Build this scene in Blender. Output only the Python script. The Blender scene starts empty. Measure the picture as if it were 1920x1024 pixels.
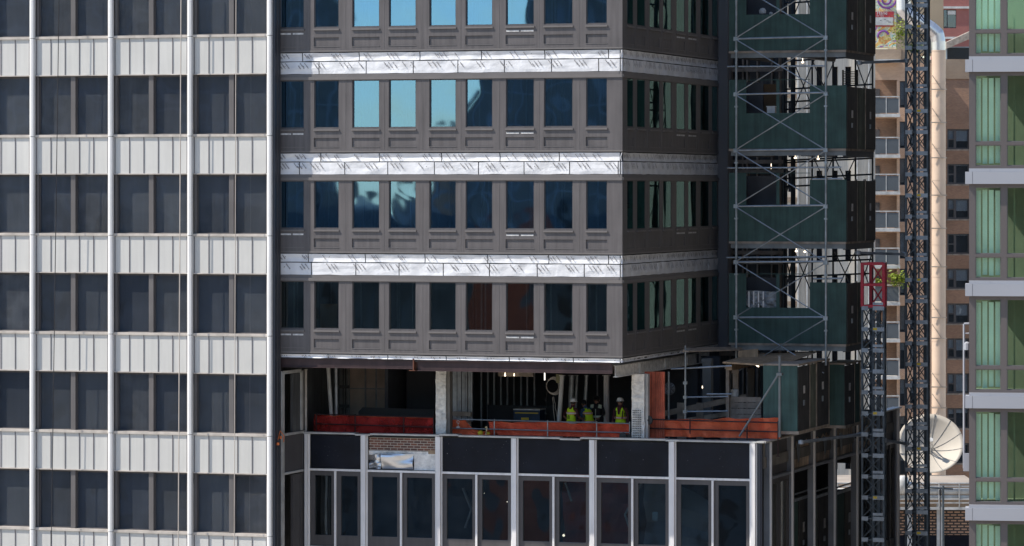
import bpy, bmesh, math, random
from mathutils import Vector, Matrix, noise
random.seed(7)
C = bpy.context.scene
R = math.radians
# ---------------------------------------------------------------- camera, sky, sun, exposure
F, HX, HY = 7168.0, 960.0, 350.0            # focal length and horizon of the photograph, in its pixels
cam = bpy.data.cameras.new('camera'); camo = bpy.data.objects.new('camera', cam)
C.collection.objects.link(camo); C.camera = camo
cam.sensor_width = 36; cam.lens = F / 1920 * 36; cam.shift_y = -(512 - HY) / 1920
cam.clip_start = 1; cam.clip_end = 6000
camo.location = (0, 0, 0); camo.rotation_euler = (R(90), 0, 0)
C.render.resolution_x = 1024; C.render.resolution_y = 546
YAW = R(-18.06)
def sun_vec():                               # towards the sun: from the left of the facade, high
    el, ph = R(52), R(62)
    l, o, u = math.cos(el) * math.sin(ph), math.cos(el) * math.cos(ph), math.sin(el)
    c, s = math.cos(YAW), math.sin(YAW)
    rx, ry = c, s                            # facade right
    nx, ny = s, -c                           # facade outward
    return Vector((-l * rx + o * nx, -l * ry + o * ny, u))
SV = sun_vec()
w = bpy.data.worlds.new('World'); C.world = w; w.use_nodes = True
nt = w.node_tree; bg = nt.nodes['Background']
sky = nt.nodes.new('ShaderNodeTexSky'); sky.sky_type = 'NISHITA'; sky.sun_disc = False
sky.sun_elevation = math.asin(SV.z); sky.sun_rotation = math.atan2(SV.x, SV.y)
sky.air_density = 1.0; sky.dust_density = 0.1; sky.ozone_density = 1.8
nt.links.new(sky.outputs[0], bg.inputs[0]); bg.inputs[1].default_value = 0.14
sl = bpy.data.lights.new('sun', 'SUN'); sl.energy = 5.0; sl.angle = R(0.5); sl.color = (1, 0.92, 0.81)
so = bpy.data.objects.new('sun', sl); C.collection.objects.link(so)
so.rotation_euler = SV.to_track_quat('Z', 'Y').to_euler()
C.view_settings.view_transform = 'Standard'; C.view_settings.look = 'None'
C.view_settings.exposure = 0.34; C.view_settings.gamma = 1
C.cycles.max_bounces = 7; C.cycles.transparent_max_bounces = 14
C.cycles.caustics_reflective = False; C.cycles.caustics_refractive = False
GZ = -45.0                                   # street level

# ---------------------------------------------------------------- frames
class Fr:
    def __init__(s, ox, oy, yaw): s.ox, s.oy, s.yaw = ox, oy, yaw; s.c, s.s = math.cos(yaw), math.sin(yaw)
    def world(s, x, y, z): return Vector((s.ox + s.c * x - s.s * y, s.oy + s.s * x + s.c * y, z))
    def front(s, px, py=HY, d=0.0):          # pixel -> (x, z) on the real plane y = d
        a = (px - HX) / F
        # (a*Y, Y) - o, rotated: y' = -s*dx + c*dy = d
        Y = (d - s.s * s.ox + s.c * s.oy) / (-s.s * a + s.c)
        X = a * Y
        return (s.c * (X - s.ox) + s.s * (Y - s.oy), (HY - py) / F * Y)
    def side(s, px, py=HY, x=0.0):           # pixel -> (y, z) on the real plane x = const
        a = (px - HX) / F
        Y = (x + s.c * s.ox + s.s * s.oy) / (s.c * a + s.s)
        X = a * Y
        return (-s.s * (X - s.ox) + s.c * (Y - s.oy), (HY - py) / F * Y)
    def Y(s, px, d=0.0):
        a = (px - HX) / F
        return (d - s.s * s.ox + s.c * s.oy) / (-s.s * a + s.c)
T = Fr(125 * 207 / F, 125.0, YAW)            # origin: the front corner of the bronze tower
G = Fr(102 * (1817 - HX) / F, 102.0, R(-8))  # corner of the green glass building
W = Fr(0, 0, 0)
def fx(px, d=0.0): return T.front(px, HY, d)[0]
def fz(px, py, d=0.0): return T.front(px, py, d)[1]

# ---------------------------------------------------------------- mesh builder
class MB:
    def __init__(s, M=None): s.v, s.f, s.M = [], [], M
    def pt(s, p):
        s.v.append(tuple(s.M(*p)) if s.M else tuple(p)); return len(s.v) - 1
    def face(s, *ps): s.f.append([s.pt(p) for p in ps])
    def box(s, x0, x1, y0, y1, z0, z1):
        P = [s.pt(p) for p in ((x0,y0,z0),(x1,y0,z0),(x1,y1,z0),(x0,y1,z0),(x0,y0,z1),(x1,y0,z1),(x1,y1,z1),(x0,y1,z1))]
        for q in ((0,1,5,4),(1,2,6,5),(2,3,7,6),(3,0,4,7),(4,5,6,7),(3,2,1,0)): s.f.append([P[i] for i in q])
        return s
    def prism(s, poly, y0, y1):              # poly in (x, z)
        a = [s.pt((x, y0, z)) for x, z in poly]; b = [s.pt((x, y1, z)) for x, z in poly]
        s.f.append(a); s.f.append(b[::-1]); n = len(poly)
        for i in range(n): s.f.append([a[i], b[i], b[(i+1) % n], a[(i+1) % n]])
        return s
    def tube(s, p0, p1, r, n=8, r1=None, cap=True):
        p0, p1 = Vector(p0), Vector(p1); d = p1 - p0
        if d.length < 1e-6: return s
        q = d.to_track_quat('Z', 'Y'); A, B = [], []
        r1 = r if r1 is None else r1
        for i in range(n):
            a = 2 * math.pi * i / n; o = Vector((math.cos(a), math.sin(a), 0))
            A.append(s.pt(p0 + q @ (o * r))); B.append(s.pt(p1 + q @ (o * r1)))
        for i in range(n): s.f.append([A[i], A[(i+1) % n], B[(i+1) % n], B[i]])
        if cap: s.f.append(A[::-1]); s.f.append(B)
        return s
    def path(s, pts, r, n=6):
        for a, b in zip(pts, pts[1:]): s.tube(a, b, r, n)
        return s
    def bar(s, p0, p1, w, h=None):
        h = h or w; p0, p1 = Vector(p0), Vector(p1); d = p1 - p0; q = d.to_track_quat('Z', 'Y')
        A = [s.pt(p0 + q @ Vector((a * w / 2, b * h / 2, 0))) for a, b in ((-1,-1),(1,-1),(1,1),(-1,1))]
        B = [s.pt(p1 + q @ Vector((a * w / 2, b * h / 2, 0))) for a, b in ((-1,-1),(1,-1),(1,1),(-1,1))]
        for i in range(4): s.f.append([A[i], A[(i+1) % 4], B[(i+1) % 4], B[i]])
        s.f.append(A[::-1]); s.f.append(B); return s
    def sheet(s, x0, x1, z0, z1, y, amp=0.02, sc=1.5, nx=None, nz=None, th=0.01, seed=0, fn=None):
        nx = nx or max(2, int((x1 - x0) / 0.12)); nz = nz or max(2, int((z1 - z0) / 0.08)); g = []
        for side in (0, 1):
            rows = []
            for j in range(nz + 1):
                row = []
                for i in range(nx + 1):
                    x = x0 + (x1 - x0) * i / nx; z = z0 + (z1 - z0) * j / nz
                    dy = amp * noise.noise(Vector((x * sc, z * sc * 2, seed)))
                    if fn: x, z, e = fn(x, z, i / nx, j / nz); dy += e
                    row.append(s.pt((x, y + dy + side * th, z)))
                rows.append(row)
            g.append(rows)
        for rows in g:
            for j in range(nz):
                for i in range(nx): s.f.append([rows[j][i], rows[j][i+1], rows[j+1][i+1], rows[j+1][i]])
        a, b = g
        for i in range(nx):
            for j in (0, nz): s.f.append([a[j][i], a[j][i+1], b[j][i+1], b[j][i]])
        for j in range(nz):
            for i in (0, nx): s.f.append([a[j][i], a[j+1][i], b[j+1][i], b[j][i]])
        return s
    def lathe(s, prof, c, n=16, axis='z'):
        rings = []
        for r, h in prof:
            ring = []
            for i in range(n):
                a = 2 * math.pi * i / n; u, v = r * math.cos(a), r * math.sin(a)
                p = (c[0] + u, c[1] + v, c[2] + h) if axis == 'z' else (c[0] + u, c[1] + h, c[2] + v)
                ring.append(s.pt(p))
            rings.append(ring)
        for a, b in zip(rings, rings[1:]):
            for i in range(n): s.f.append([a[i], a[(i+1) % n], b[(i+1) % n], b[i]])
        s.f.append(rings[0][::-1]); s.f.append(rings[-1]); return s
    def wall(s, x0, x1, z0, z1, y, holes, depth):   # wall face with real reveals round each hole; hole = (x0,x1,z0,z1[,backed])
        xs = sorted({x0, x1, *[h[0] for h in holes], *[h[1] for h in holes]})
        zs = sorted({z0, z1, *[h[2] for h in holes], *[h[3] for h in holes]})
        for j in range(len(zs) - 1):
            cz = (zs[j] + zs[j+1]) / 2; start = None
            if cz < z0 or cz > z1: continue
            for i in range(len(xs)):
                solid = False
                if i < len(xs) - 1:
                    cx = (xs[i] + xs[i+1]) / 2
                    solid = x0 < cx < x1 and not any(h[0] < cx < h[1] and h[2] < cz < h[3] for h in holes)
                if solid and start is None: start = xs[i]
                if not solid and start is not None:
                    s.face((start, y, zs[j]), (xs[i], y, zs[j]), (xs[i], y, zs[j+1]), (start, y, zs[j+1])); start = None
        for h in holes:
            a, b, c, d = h[:4]; dp = h[4] if len(h) > 4 else depth; Y = y + dp
            s.face((a,y,c),(a,Y,c),(a,Y,d),(a,y,d)); s.face((b,y,c),(b,y,d),(b,Y,d),(b,Y,c))
            s.face((a,y,d),(a,Y,d),(b,Y,d),(b,y,d)); s.face((a,y,c),(b,y,c),(b,Y,c),(a,Y,c))
            if len(h) > 4: s.face((a,Y,c),(b,Y,c),(b,Y,d),(a,Y,d))
        return s
    def mesh(s, name, off=(0, 0, 0), mat=None, smooth=False):
        m = bpy.data.meshes.new(name)
        m.from_pydata([(x - off[0], y - off[1], z - off[2]) for x, y, z in s.v], [], s.f)
        if mat: m.materials.append(mat)
        if smooth:
            for p in m.polygons: p.use_smooth = True
        m.update(); return m

BASE = {}
def tag(o, label=None, cat=None, group=None, kind=None):
    if label: o['label'] = label
    if cat: o['category'] = cat
    if group: o['group'] = group
    if kind: o['kind'] = kind
def thing(name, label, cat, fr=T, base=(0, 0, GZ), group=None, kind=None):
    o = bpy.data.objects.new(name, None); C.collection.objects.link(o); o.empty_display_size = 0.3
    o.location = fr.world(*base); o.rotation_euler = (0, 0, fr.yaw); tag(o, label, cat, group, kind)
    BASE[o.name] = base; return o
def part(name, mb, mat, parent, label=None, smooth=False, kind=None):
    b = BASE[parent.name]
    o = bpy.data.objects.new(name, mb.mesh(name, b, mat, smooth)); C.collection.objects.link(o)
    o.parent = parent; BASE[o.name] = b; tag(o, label, kind=kind); return o
def solo(name, mb, mat, label, cat, fr=T, base=(0, 0, 0), group=None, kind=None, smooth=False):
    o = bpy.data.objects.new(name, mb.mesh(name, base, mat, smooth)); C.collection.objects.link(o)
    o.location = fr.world(*base); o.rotation_euler = (0, 0, fr.yaw); tag(o, label, cat, group, kind)
    BASE[o.name] = base; return o
def copy_tree(o, parent=None, delta=None):
    c = o.copy(); C.collection.objects.link(c); BASE[c.name] = BASE.get(o.name, (0, 0, 0))
    if parent: c.parent = parent
    if delta is not None: c.location = o.location + Vector(delta)
    for ch in o.children: copy_tree(ch, c)
    return c

# ---------------------------------------------------------------- materials
def lin(r, g, b):
    f = lambda u: (u / 255 / 12.92) if u / 255 <= 0.04045 else ((u / 255 + 0.055) / 1.055) ** 2.4
    return (f(r), f(g), f(b))
def mat(name, col, rough=0.6, metal=0.0, var=0.15, scale=1.2, bump=0.0, bscale=None, streak=0.0, spec=0.5, emit=None, orand=0.0):
    m = bpy.data.materials.new(name); m.use_nodes = True; n = m.node_tree; N = n.nodes; L = n.links
    p = N['Principled BSDF']; p.inputs['Roughness'].default_value = rough; p.inputs['Metallic'].default_value = metal
    p.inputs['Specular IOR Level'].default_value = spec
    tc = N.new('ShaderNodeTexCoord'); base = None
    nz = N.new('ShaderNodeTexNoise'); nz.inputs['Scale'].default_value = scale; nz.inputs['Detail'].default_value = 6
    L.new(tc.outputs['Object'], nz.inputs['Vector'])
    mr = N.new('ShaderNodeMapRange'); mr.inputs[1].default_value = 0.3; mr.inputs[2].default_value = 0.7
    mr.inputs[3].default_value = 1 - var; mr.inputs[4].default_value = 1 + var; L.new(nz.outputs['Fac'], mr.inputs[0])
    out = mr.outputs[0]
    if streak:
        mp = N.new('ShaderNodeMapping'); mp.inputs['Scale'].default_value = (9, 9, 0.5); L.new(tc.outputs['Object'], mp.inputs[0])
        n2 = N.new('ShaderNodeTexNoise'); n2.inputs['Scale'].default_value = 1; n2.inputs['Detail'].default_value = 4; L.new(mp.outputs[0], n2.inputs['Vector'])
        m2 = N.new('ShaderNodeMapRange'); m2.inputs[1].default_value = 0.35; m2.inputs[2].default_value = 0.7
        m2.inputs[3].default_value = 1 + streak * 0.4; m2.inputs[4].default_value = 1 - streak; L.new(n2.outputs['Fac'], m2.inputs[0])
        mm = N.new('ShaderNodeMath'); mm.operation = 'MULTIPLY'; L.new(out, mm.inputs[0]); L.new(m2.outputs[0], mm.inputs[1]); out = mm.outputs[0]
    if orand:
        oi = N.new('ShaderNodeObjectInfo'); m5 = N.new('ShaderNodeMapRange'); m5.inputs[3].default_value = 1 - orand; m5.inputs[4].default_value = 1 + orand; L.new(oi.outputs['Random'], m5.inputs[0])
        m6 = N.new('ShaderNodeMath'); m6.operation = 'MULTIPLY'; L.new(out, m6.inputs[0]); L.new(m5.outputs[0], m6.inputs[1]); out = m6.outputs[0]
    sc = N.new('ShaderNodeVectorMath'); sc.operation = 'SCALE'; sc.inputs[0].default_value = col; L.new(out, sc.inputs['Scale'])
    L.new(sc.outputs[0], p.inputs['Base Color'])
    if bump:
        b = N.new('ShaderNodeTexNoise'); b.inputs['Scale'].default_value = bscale or scale * 6; b.inputs['Detail'].default_value = 3
        L.new(tc.outputs['Object'], b.inputs['Vector'])
        bp = N.new('ShaderNodeBump'); bp.inputs['Strength'].default_value = bump; bp.inputs['Distance'].default_value = 0.03
        L.new(b.outputs['Fac'], bp.inputs['Height']); L.new(bp.outputs[0], p.inputs['Normal'])
    if emit:
        p.inputs['Emission Color'].default_value = (*col, 1); p.inputs['Emission Strength'].default_value = emit
    return m
def glass(name, tint, refl, amount, wob=0.03, rough=0.02, wscale=0.8, dirt=0.0):
    m = bpy.data.materials.new(name); m.use_nodes = True; N = m.node_tree.nodes; L = m.node_tree.links
    for x in list(N):
        if x.type != 'OUTPUT_MATERIAL': N.remove(x)
    out = [x for x in N if x.type == 'OUTPUT_MATERIAL'][0]
    tr = N.new('ShaderNodeBsdfTransparent'); tr.inputs[0].default_value = (*tint, 1)
    gl = N.new('ShaderNodeBsdfGlossy'); gl.inputs[0].default_value = (*refl, 1); gl.inputs['Roughness'].default_value = rough
    tc = N.new('ShaderNodeTexCoord'); nz = N.new('ShaderNodeTexNoise'); nz.inputs['Scale'].default_value = wscale
    nz.inputs['Detail'].default_value = 1; L.new(tc.outputs['Object'], nz.inputs['Vector'])
    bp = N.new('ShaderNodeBump'); bp.inputs['Strength'].default_value = 1; bp.inputs['Distance'].default_value = wob
    L.new(nz.outputs['Fac'], bp.inputs['Height']); L.new(bp.outputs[0], gl.inputs['Normal'])
    lw = N.new('ShaderNodeLayerWeight'); fr = N.new('ShaderNodeMath'); fr.operation = 'POWER'; fr.inputs[1].default_value = 5; L.new(lw.outputs['Facing'], fr.inputs[0])
    mr = N.new('ShaderNodeMapRange'); mr.inputs[1].default_value = 0.0; mr.inputs[2].default_value = 1
    mr.inputs[3].default_value = amount; mr.inputs[4].default_value = 1; L.new(fr.outputs[0], mr.inputs[0])
    mx = N.new('ShaderNodeMixShader'); L.new(mr.outputs[0], mx.inputs[0]); L.new(tr.outputs[0], mx.inputs[1]); L.new(gl.outputs[0], mx.inputs[2])
    last = mx.outputs[0]
    if dirt:
        df = N.new('ShaderNodeBsdfDiffuse'); df.inputs[0].default_value = (0.30, 0.31, 0.32, 1)
        n2 = N.new('ShaderNodeTexNoise'); n2.inputs['Scale'].default_value = 2.5; n2.inputs['Detail'].default_value = 8; L.new(tc.outputs['Object'], n2.inputs['Vector'])
        m3 = N.new('ShaderNodeMapRange'); m3.inputs[1].default_value = 0.45; m3.inputs[2].default_value = 0.8; m3.inputs[3].default_value = dirt * .3; m3.inputs[4].default_value = dirt
        L.new(n2.outputs['Fac'], m3.inputs[0]); m4 = N.new('ShaderNodeMixShader')
        L.new(m3.outputs[0], m4.inputs[0]); L.new(last, m4.inputs[1]); L.new(df.outputs[0], m4.inputs[2]); last = m4.outputs[0]
    L.new(last, out.inputs[0]); return m
def brick(name, c1, c2, mortar, bw=0.215, bh=0.075, ms=0.012, var=0.2, off=0.5):
    m = mat(name, c1, 0.85, var=var, scale=0.35, bump=0.0); N = m.node_tree.nodes; L = m.node_tree.links; p = N['Principled BSDF']
    tc = N.new('ShaderNodeTexCoord'); sp = N.new('ShaderNodeSeparateXYZ'); L.new(tc.outputs['Object'], sp.inputs[0])
    ad = N.new('ShaderNodeMath'); ad.operation = 'ADD'; L.new(sp.outputs[0], ad.inputs[0]); L.new(sp.outputs[1], ad.inputs[1])
    cb = N.new('ShaderNodeCombineXYZ'); L.new(ad.outputs[0], cb.inputs[0]); L.new(sp.outputs[2], cb.inputs[1])
    b = N.new('ShaderNodeTexBrick'); b.inputs['Color1'].default_value = (*c1, 1); b.inputs['Color2'].default_value = (*c2, 1)
    b.inputs['Mortar'].default_value = (*mortar, 1); b.inputs['Scale'].default_value = 1; b.inputs['Brick Width'].default_value = bw
    b.inputs['Row Height'].default_value = bh; b.inputs['Mortar Size'].default_value = ms; b.offset = off
    L.new(cb.outputs[0], b.inputs['Vector'])
    sc = [x for x in N if x.type == 'VECT_MATH'][0]; L.new(b.outputs['Color'], sc.inputs[0])
    return m
M = {}
M['bronze'] = mat('bronze_panel', (0.128, 0.119, 0.122), 0.42, 0.0, 0.09, 1.3, 0.0, streak=0.2, spec=0.4)
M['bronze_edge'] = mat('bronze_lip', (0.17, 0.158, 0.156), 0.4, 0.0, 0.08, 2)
M['bronze_in'] = mat('bronze_recess', (0.115, 0.118, 0.122), 0.5, 0.0, 0.06, 1)
M['white'] = mat('white_aluminium', (0.80, 0.80, 0.80), 0.45, 0.0, 0.05, 0.7, streak=0.05)
M['panel'] = mat('pale_grey_panel', (0.57, 0.57, 0.552), 0.55, 0.0, 0.06, 0.5, 0.15, 2.0, streak=0.05, orand=.02)
M['seam'] = mat('panel_seam', (0.12, 0.11, 0.125), 0.6)
M['sill'] = mat('sill_metal', (0.50, 0.46, 0.42), 0.5, 0.0, 0.2, 3)
M['dkframe'] = mat('dark_window_frame', (0.085, 0.080, 0.084), 0.5, 0.0, 0.1, 1, streak=0.12)
M['greyframe'] = mat('grey_window_frame', (0.13, 0.122, 0.122), 0.5, 0.0, 0.1, 1, streak=0.1)
M['blind'] = mat('roller_blind', (0.135, 0.145, 0.15), 0.9, 0.0, 0.16, 0.8, streak=0.08, orand=.14)
M['blind2'] = mat('roller_blind_dark', (0.095, 0.105, 0.115), 0.9, 0.0, 0.2, 0.6, streak=0.1, orand=.14)
M['blind3'] = mat('roller_blind_worn', (0.135, 0.14, 0.14), 0.9, 0.0, 0.3, 1.6, streak=0.12, orand=.14)
M['navy'] = mat('navy_glass_panel', (0.010, 0.013, 0.022), 0.22, 0.0, 0.3, 1.2, spec=0.35)
def specks(m):
    N = m.node_tree.nodes; L = m.node_tree.links; p = N['Principled BSDF']; tc = [x for x in N if x.type == 'TEX_COORD'][0]; src = p.inputs['Base Color'].links[0].from_socket
    a = N.new('ShaderNodeTexNoise'); a.inputs['Scale'].default_value = 19; a.inputs['Detail'].default_value = 2; L.new(tc.outputs['Object'], a.inputs['Vector'])
    b = N.new('ShaderNodeTexNoise'); b.inputs['Scale'].default_value = .9; L.new(tc.outputs['Object'], b.inputs['Vector'])
    m1 = N.new('ShaderNodeMapRange'); m1.inputs[1].default_value = .715; m1.inputs[2].default_value = .76; L.new(a.outputs['Fac'], m1.inputs[0])
    m2 = N.new('ShaderNodeMapRange'); m2.inputs[1].default_value = .5; m2.inputs[2].default_value = .6; L.new(b.outputs['Fac'], m2.inputs[0])
    mu = N.new('ShaderNodeMath'); mu.operation = 'MULTIPLY'; L.new(m1.outputs[0], mu.inputs[0]); L.new(m2.outputs[0], mu.inputs[1])
    mx = N.new('ShaderNodeMixRGB'); L.new(mu.outputs[0], mx.inputs[0]); L.new(src, mx.inputs[1]); mx.inputs[2].default_value = (.3, .3, .32, 1); L.new(mx.outputs[0], p.inputs['Base Color'])
specks(M['navy'])
M['podmull'] = mat('blue_grey_mullion', (0.84, 0.83, 0.84), 0.4, 0.0, 0.06, 1.2, streak=0.12)
M['cap'] = mat('parapet_cap', (0.52, 0.52, 0.51), 0.5, 0.0, 0.25, 2)
M['foil'] = mat('foil_insulation', (0.76, 0.775, 0.81), 0.6, 0.0, 0.12, 2.2, 0.4, 5.5)
M['print'] = mat('foil_printing', (0.17, 0.17, 0.19), 0.6)
M['tape'] = mat('foil_joint', (0.035, 0.04, 0.05), 0.6)
M['steel'] = mat('primed_steel', (0.055, 0.032, 0.034), 0.55, 0.2, 0.3, 2, streak=0.2)
M['rust'] = mat('rusty_steel', (0.16, 0.06, 0.035), 0.8, 0.0, 0.4, 5)
M['firepr'] = mat('sprayed_fireproofing', (0.80, 0.79, 0.77), 0.95, 0.0, 0.22, 6, 1.0, 14)
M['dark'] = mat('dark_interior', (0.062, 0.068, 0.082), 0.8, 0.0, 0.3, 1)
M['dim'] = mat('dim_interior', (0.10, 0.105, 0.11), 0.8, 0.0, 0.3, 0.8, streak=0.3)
M['slab'] = mat('concrete_slab', (0.20, 0.19, 0.18), 0.9, 0.0, 0.25, 1.5, 0.4)
M['darkpost'] = mat('dark_brown_post', (0.10, 0.085, 0.07), 0.9)
M['dryw'] = mat('sheathing_board', (0.60, 0.50, 0.42), 0.9, 0.0, 0.25, 1.4)
M['stud'] = mat('galvanised_stud', (0.34, 0.36, 0.38), 0.4, 0.5, 0.3, 3)
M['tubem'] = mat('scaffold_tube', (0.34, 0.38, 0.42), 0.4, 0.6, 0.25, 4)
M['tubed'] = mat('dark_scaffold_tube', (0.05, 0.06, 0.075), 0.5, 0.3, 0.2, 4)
M['green'] = mat('green_plywood', (0.045, 0.098, 0.092), 0.7, 0.0, 0.22, 1.6, streak=0.24, orand=.06)
M['green2'] = mat('worn_green_plywood', (0.14, 0.16, 0.135), 0.75, 0.0, 0.3, 1.6, streak=0.4)
M['door'] = mat('black_hoist_door', (0.05, 0.05, 0.052), 0.6, 0.0, 0.4, 2, streak=0.4)
M['label'] = mat('white_sticker', (0.6, 0.6, 0.6), 0.6, 0, 0.3, 8)
M['channel'] = mat('galvanised_channel', (0.20, 0.22, 0.235), 0.5, 0.4, 0.3, 1.5)
M['ply'] = mat('plywood', (0.40, 0.29, 0.19), 0.85, 0.0, 0.25, 3, streak=0.3)
M['timber'] = mat('weathered_timber', (0.34, 0.29, 0.245), 0.9, 0.0, 0.35, 3)
M['yel'] = mat('yellow_plastic', (0.7, 0.5, 0.04), 0.5)
M['red'] = mat('red_mast_paint', (0.42, 0.012, 0.035), 0.45, 0, 0.2, 4)
M['mast'] = mat('mast_steel', (0.075, 0.095, 0.115), 0.5, 0.4, 0.3, 3)
M['mastl'] = mat('galvanised_mast_band', (0.28, 0.32, 0.37), 0.45, 0.4, 0.25, 3)
M['corr'] = mat('red_corrugated_sheet', (0.62, 0.17, 0.10), 0.6, 0.0, 0.35, 2.0, streak=0.4)
M['blackp'] = mat('black_plastic', (0.02, 0.02, 0.022), 0.5)
M['rope'] = mat('pale_rope', (0.55, 0.5, 0.45), 0.8)
M['ropeb'] = mat('black_rope', (0.03, 0.03, 0.035), 0.8)
M['lamp'] = mat('lit_work_lamp', (1.0, 0.82, 0.6), 0.5, emit=3)
M['blue'] = mat('blue_tool_box', (0.014, 0.04, 0.085), 0.5, 0, 0.3, 3)
M['g_tower'] = glass('coated_teal_glass', (0.60, 0.72, 0.74), (0.25, 0.51, 0.84), 0.50, 0.0065, wscale=.7)
M['g_low'] = glass('clearer_teal_glass', (0.72, 0.80, 0.80), (0.40, 0.48, 0.52), 0.38, 0.008, wscale=.7)
M['g_side'] = glass('side_teal_glass', (0.55, 0.72, 0.70), (0.42, 0.66, 0.64), 0.22, 0.005)
M['g_left'] = glass('blue_tinted_glass', (0.91, 0.92, 0.94), (0.46, 0.63, 0.95), 0.12, 0.005)
M['g_pod'] = glass('dark_podium_glass', (0.66, 0.72, 0.75), (0.5, 0.62, 0.72), 0.24, 0.010, dirt=0.04)
M['g_green'] = glass('green_float_glass', (0.91, 1.0, 0.93), (0.55, 0.85, 0.68), 0.08, 0.004)
M['g_far'] = glass('far_window_glass', (0.72, 0.76, 0.8), (0.6, 0.7, 0.8), 0.12, 0.01)
M['g_balc'] = mat('balcony_glass', (0.10, 0.115, 0.13), 0.3, 0, 0.1, 1)
def net_mat(name, col, thru):
    m = mat(name, col, 0.8, 0, 0.2, 2); N = m.node_tree.nodes; L = m.node_tree.links
    p = N['Principled BSDF']; out = [x for x in N if x.type == 'OUTPUT_MATERIAL'][0]
    tl = N.new('ShaderNodeBsdfTranslucent'); tl.inputs[0].default_value = (0.9, 0.13, 0.05, 1)
    tr = N.new('ShaderNodeBsdfTransparent'); tr.inputs[0].default_value = (1, .55, .5, 1); a = N.new('ShaderNodeMixShader'); a.inputs[0].default_value = 0.22
    tc = [x for x in N if x.type == 'TEX_COORD'][0]
    n = N.new('ShaderNodeTexNoise'); n.inputs['Scale'].default_value = 1.6; n.inputs['Detail'].default_value = 3; n.inputs['Distortion'].default_value = 1.0; L.new(tc.outputs['Object'], n.inputs['Vector'])
    mr = N.new('ShaderNodeMapRange'); mr.inputs[1].default_value = .35; mr.inputs[2].default_value = .65; mr.inputs[3].default_value = thru + .16; mr.inputs[4].default_value = thru - .16; L.new(n.outputs['Fac'], mr.inputs[0])
    b = N.new('ShaderNodeMixShader'); L.new(mr.outputs[0], b.inputs[0])
    L.new(p.outputs[0], a.inputs[1]); L.new(tl.outputs[0], a.inputs[2]); L.new(a.outputs[0], b.inputs[1]); L.new(tr.outputs[0], b.inputs[2])
    L.new(b.outputs[0], out.inputs[0]); return m
M['netd'] = net_mat('maroon_debris_net', (0.75, 0.08, 0.07), .60); M['netlit'] = net_mat('lit_tone_debris_net', (1.0, 0.24, 0.11), .18)  # brighter copy has extra light painted into its orange
M['net'] = net_mat('orange_debris_net', (1.0, 0.19, 0.10), .30)
M['brown'] = brick('brown_brick', (0.58, 0.36, 0.23), (0.48, 0.28, 0.18), (0.55, 0.45, 0.36))  # raised albedo stands in for stronger sunlight on this wall
M['brownd'] = brick('dark_brown_brick', (0.46, 0.25, 0.15), (0.35, 0.185, 0.115), (0.27, 0.22, 0.18))
M['redb'] = brick('red_brick', (0.33, 0.085, 0.07), (0.27, 0.07, 0.06), (0.34, 0.2, 0.18))
M['tanb'] = brick('tan_brick', (0.36, 0.25, 0.16), (0.30, 0.20, 0.13), (0.35, 0.3, 0.25))
M['oldb'] = brick('exposed_backup_brick', (0.20, 0.085, 0.06), (0.085, 0.05, 0.045), (0.46, 0.42, 0.36), 0.24, 0.085, 0.009, 0.3)
M['scrn'] = brick('pierced_brick_screen', (0.50, 0.30, 0.19), (0.44, 0.26, 0.17), (0.05, 0.04, 0.035), 0.42, 0.17, 0.05, 0.15)
M['beige'] = mat('beige_stone', (0.62, 0.57, 0.49), 0.9, 0, 0.15, 0.3, streak=0.15)
M['duct'] = mat('silver_duct', (0.72, 0.70, 0.70), 0.28, 0.75, 0.1, 1, 0.1, 1)
M['dishrib'] = mat('dish_rib', (0.20, 0.20, 0.20), .6)
M['dish'] = mat('dish_paint', (0.45, 0.41, 0.35), 0.6, 0, 0.08, 0.6)
M['gledge'] = mat('silver_ledge', (0.40, 0.41, 0.45), 0.45, 0.2, 0.04, 0.4)
M['gframe'] = mat('taupe_curtain_frame', (0.125, 0.108, 0.106), 0.5, 0.1, 0.05, 0.6)
M['gstrip'] = mat('interior_blind_slat', (0.86, 0.92, 0.87), 0.8, 0, 0.1, 1.5)
M['gback'] = mat('green_room_wall', (0.17, 0.20, 0.14), 0.9, 0, 0.3, 0.6)
M['bounce_ground'] = mat('paled_bounce_concrete', (0.38, 0.34, 0.29), 0.9, 0, 0.2, 0.2)  # paled to bounce sunlight up into the shaded fronts
M['sky_block'] = mat('sky_block_concrete', (0.13, 0.12, 0.11), 0.9, 0, 0.2, 0.2)  # for the mass that keeps sky off the tower's side wall

# ================================================================ SETTING
g = MB(); g.box(-1500, 1500, -1200, 2500, GZ - 1, GZ)
solo('ground', g, M['bounce_ground'], 'ground far below the towers, paled to bounce light upward', 'ground', W, (0, 500, GZ), kind='structure')

# ================================================================ LEFT OFFICE BLOCK
LD = -0.65                                    # front of its mullions, in metres before the tower front
q = T.Y(280, LD) / F
lz = lambda py: (HY - py) * q
Lb = thing('office_block', 'white and dark office block with ribbed pale spandrels and white mullions, at the left', 'building', T, (fx(280, LD), 1.0, GZ))
MX = [-385.5, -236.5, -88.5, 58.6, 205.7, 354.5, 503.8]
MXL = [fx(p, LD) for p in MX]
LF = LD + 0.16                                # plane of the spandrels
ROWS = range(-1, 7)
sy = lambda k: 67 + 186.0 * k                 # sill line of row k
hy = lambda k: 139 + 186.2 * k                # window head below it
xl0, xl1 = MXL[0] - 0.1, MXL[-1] + 0.1
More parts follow.
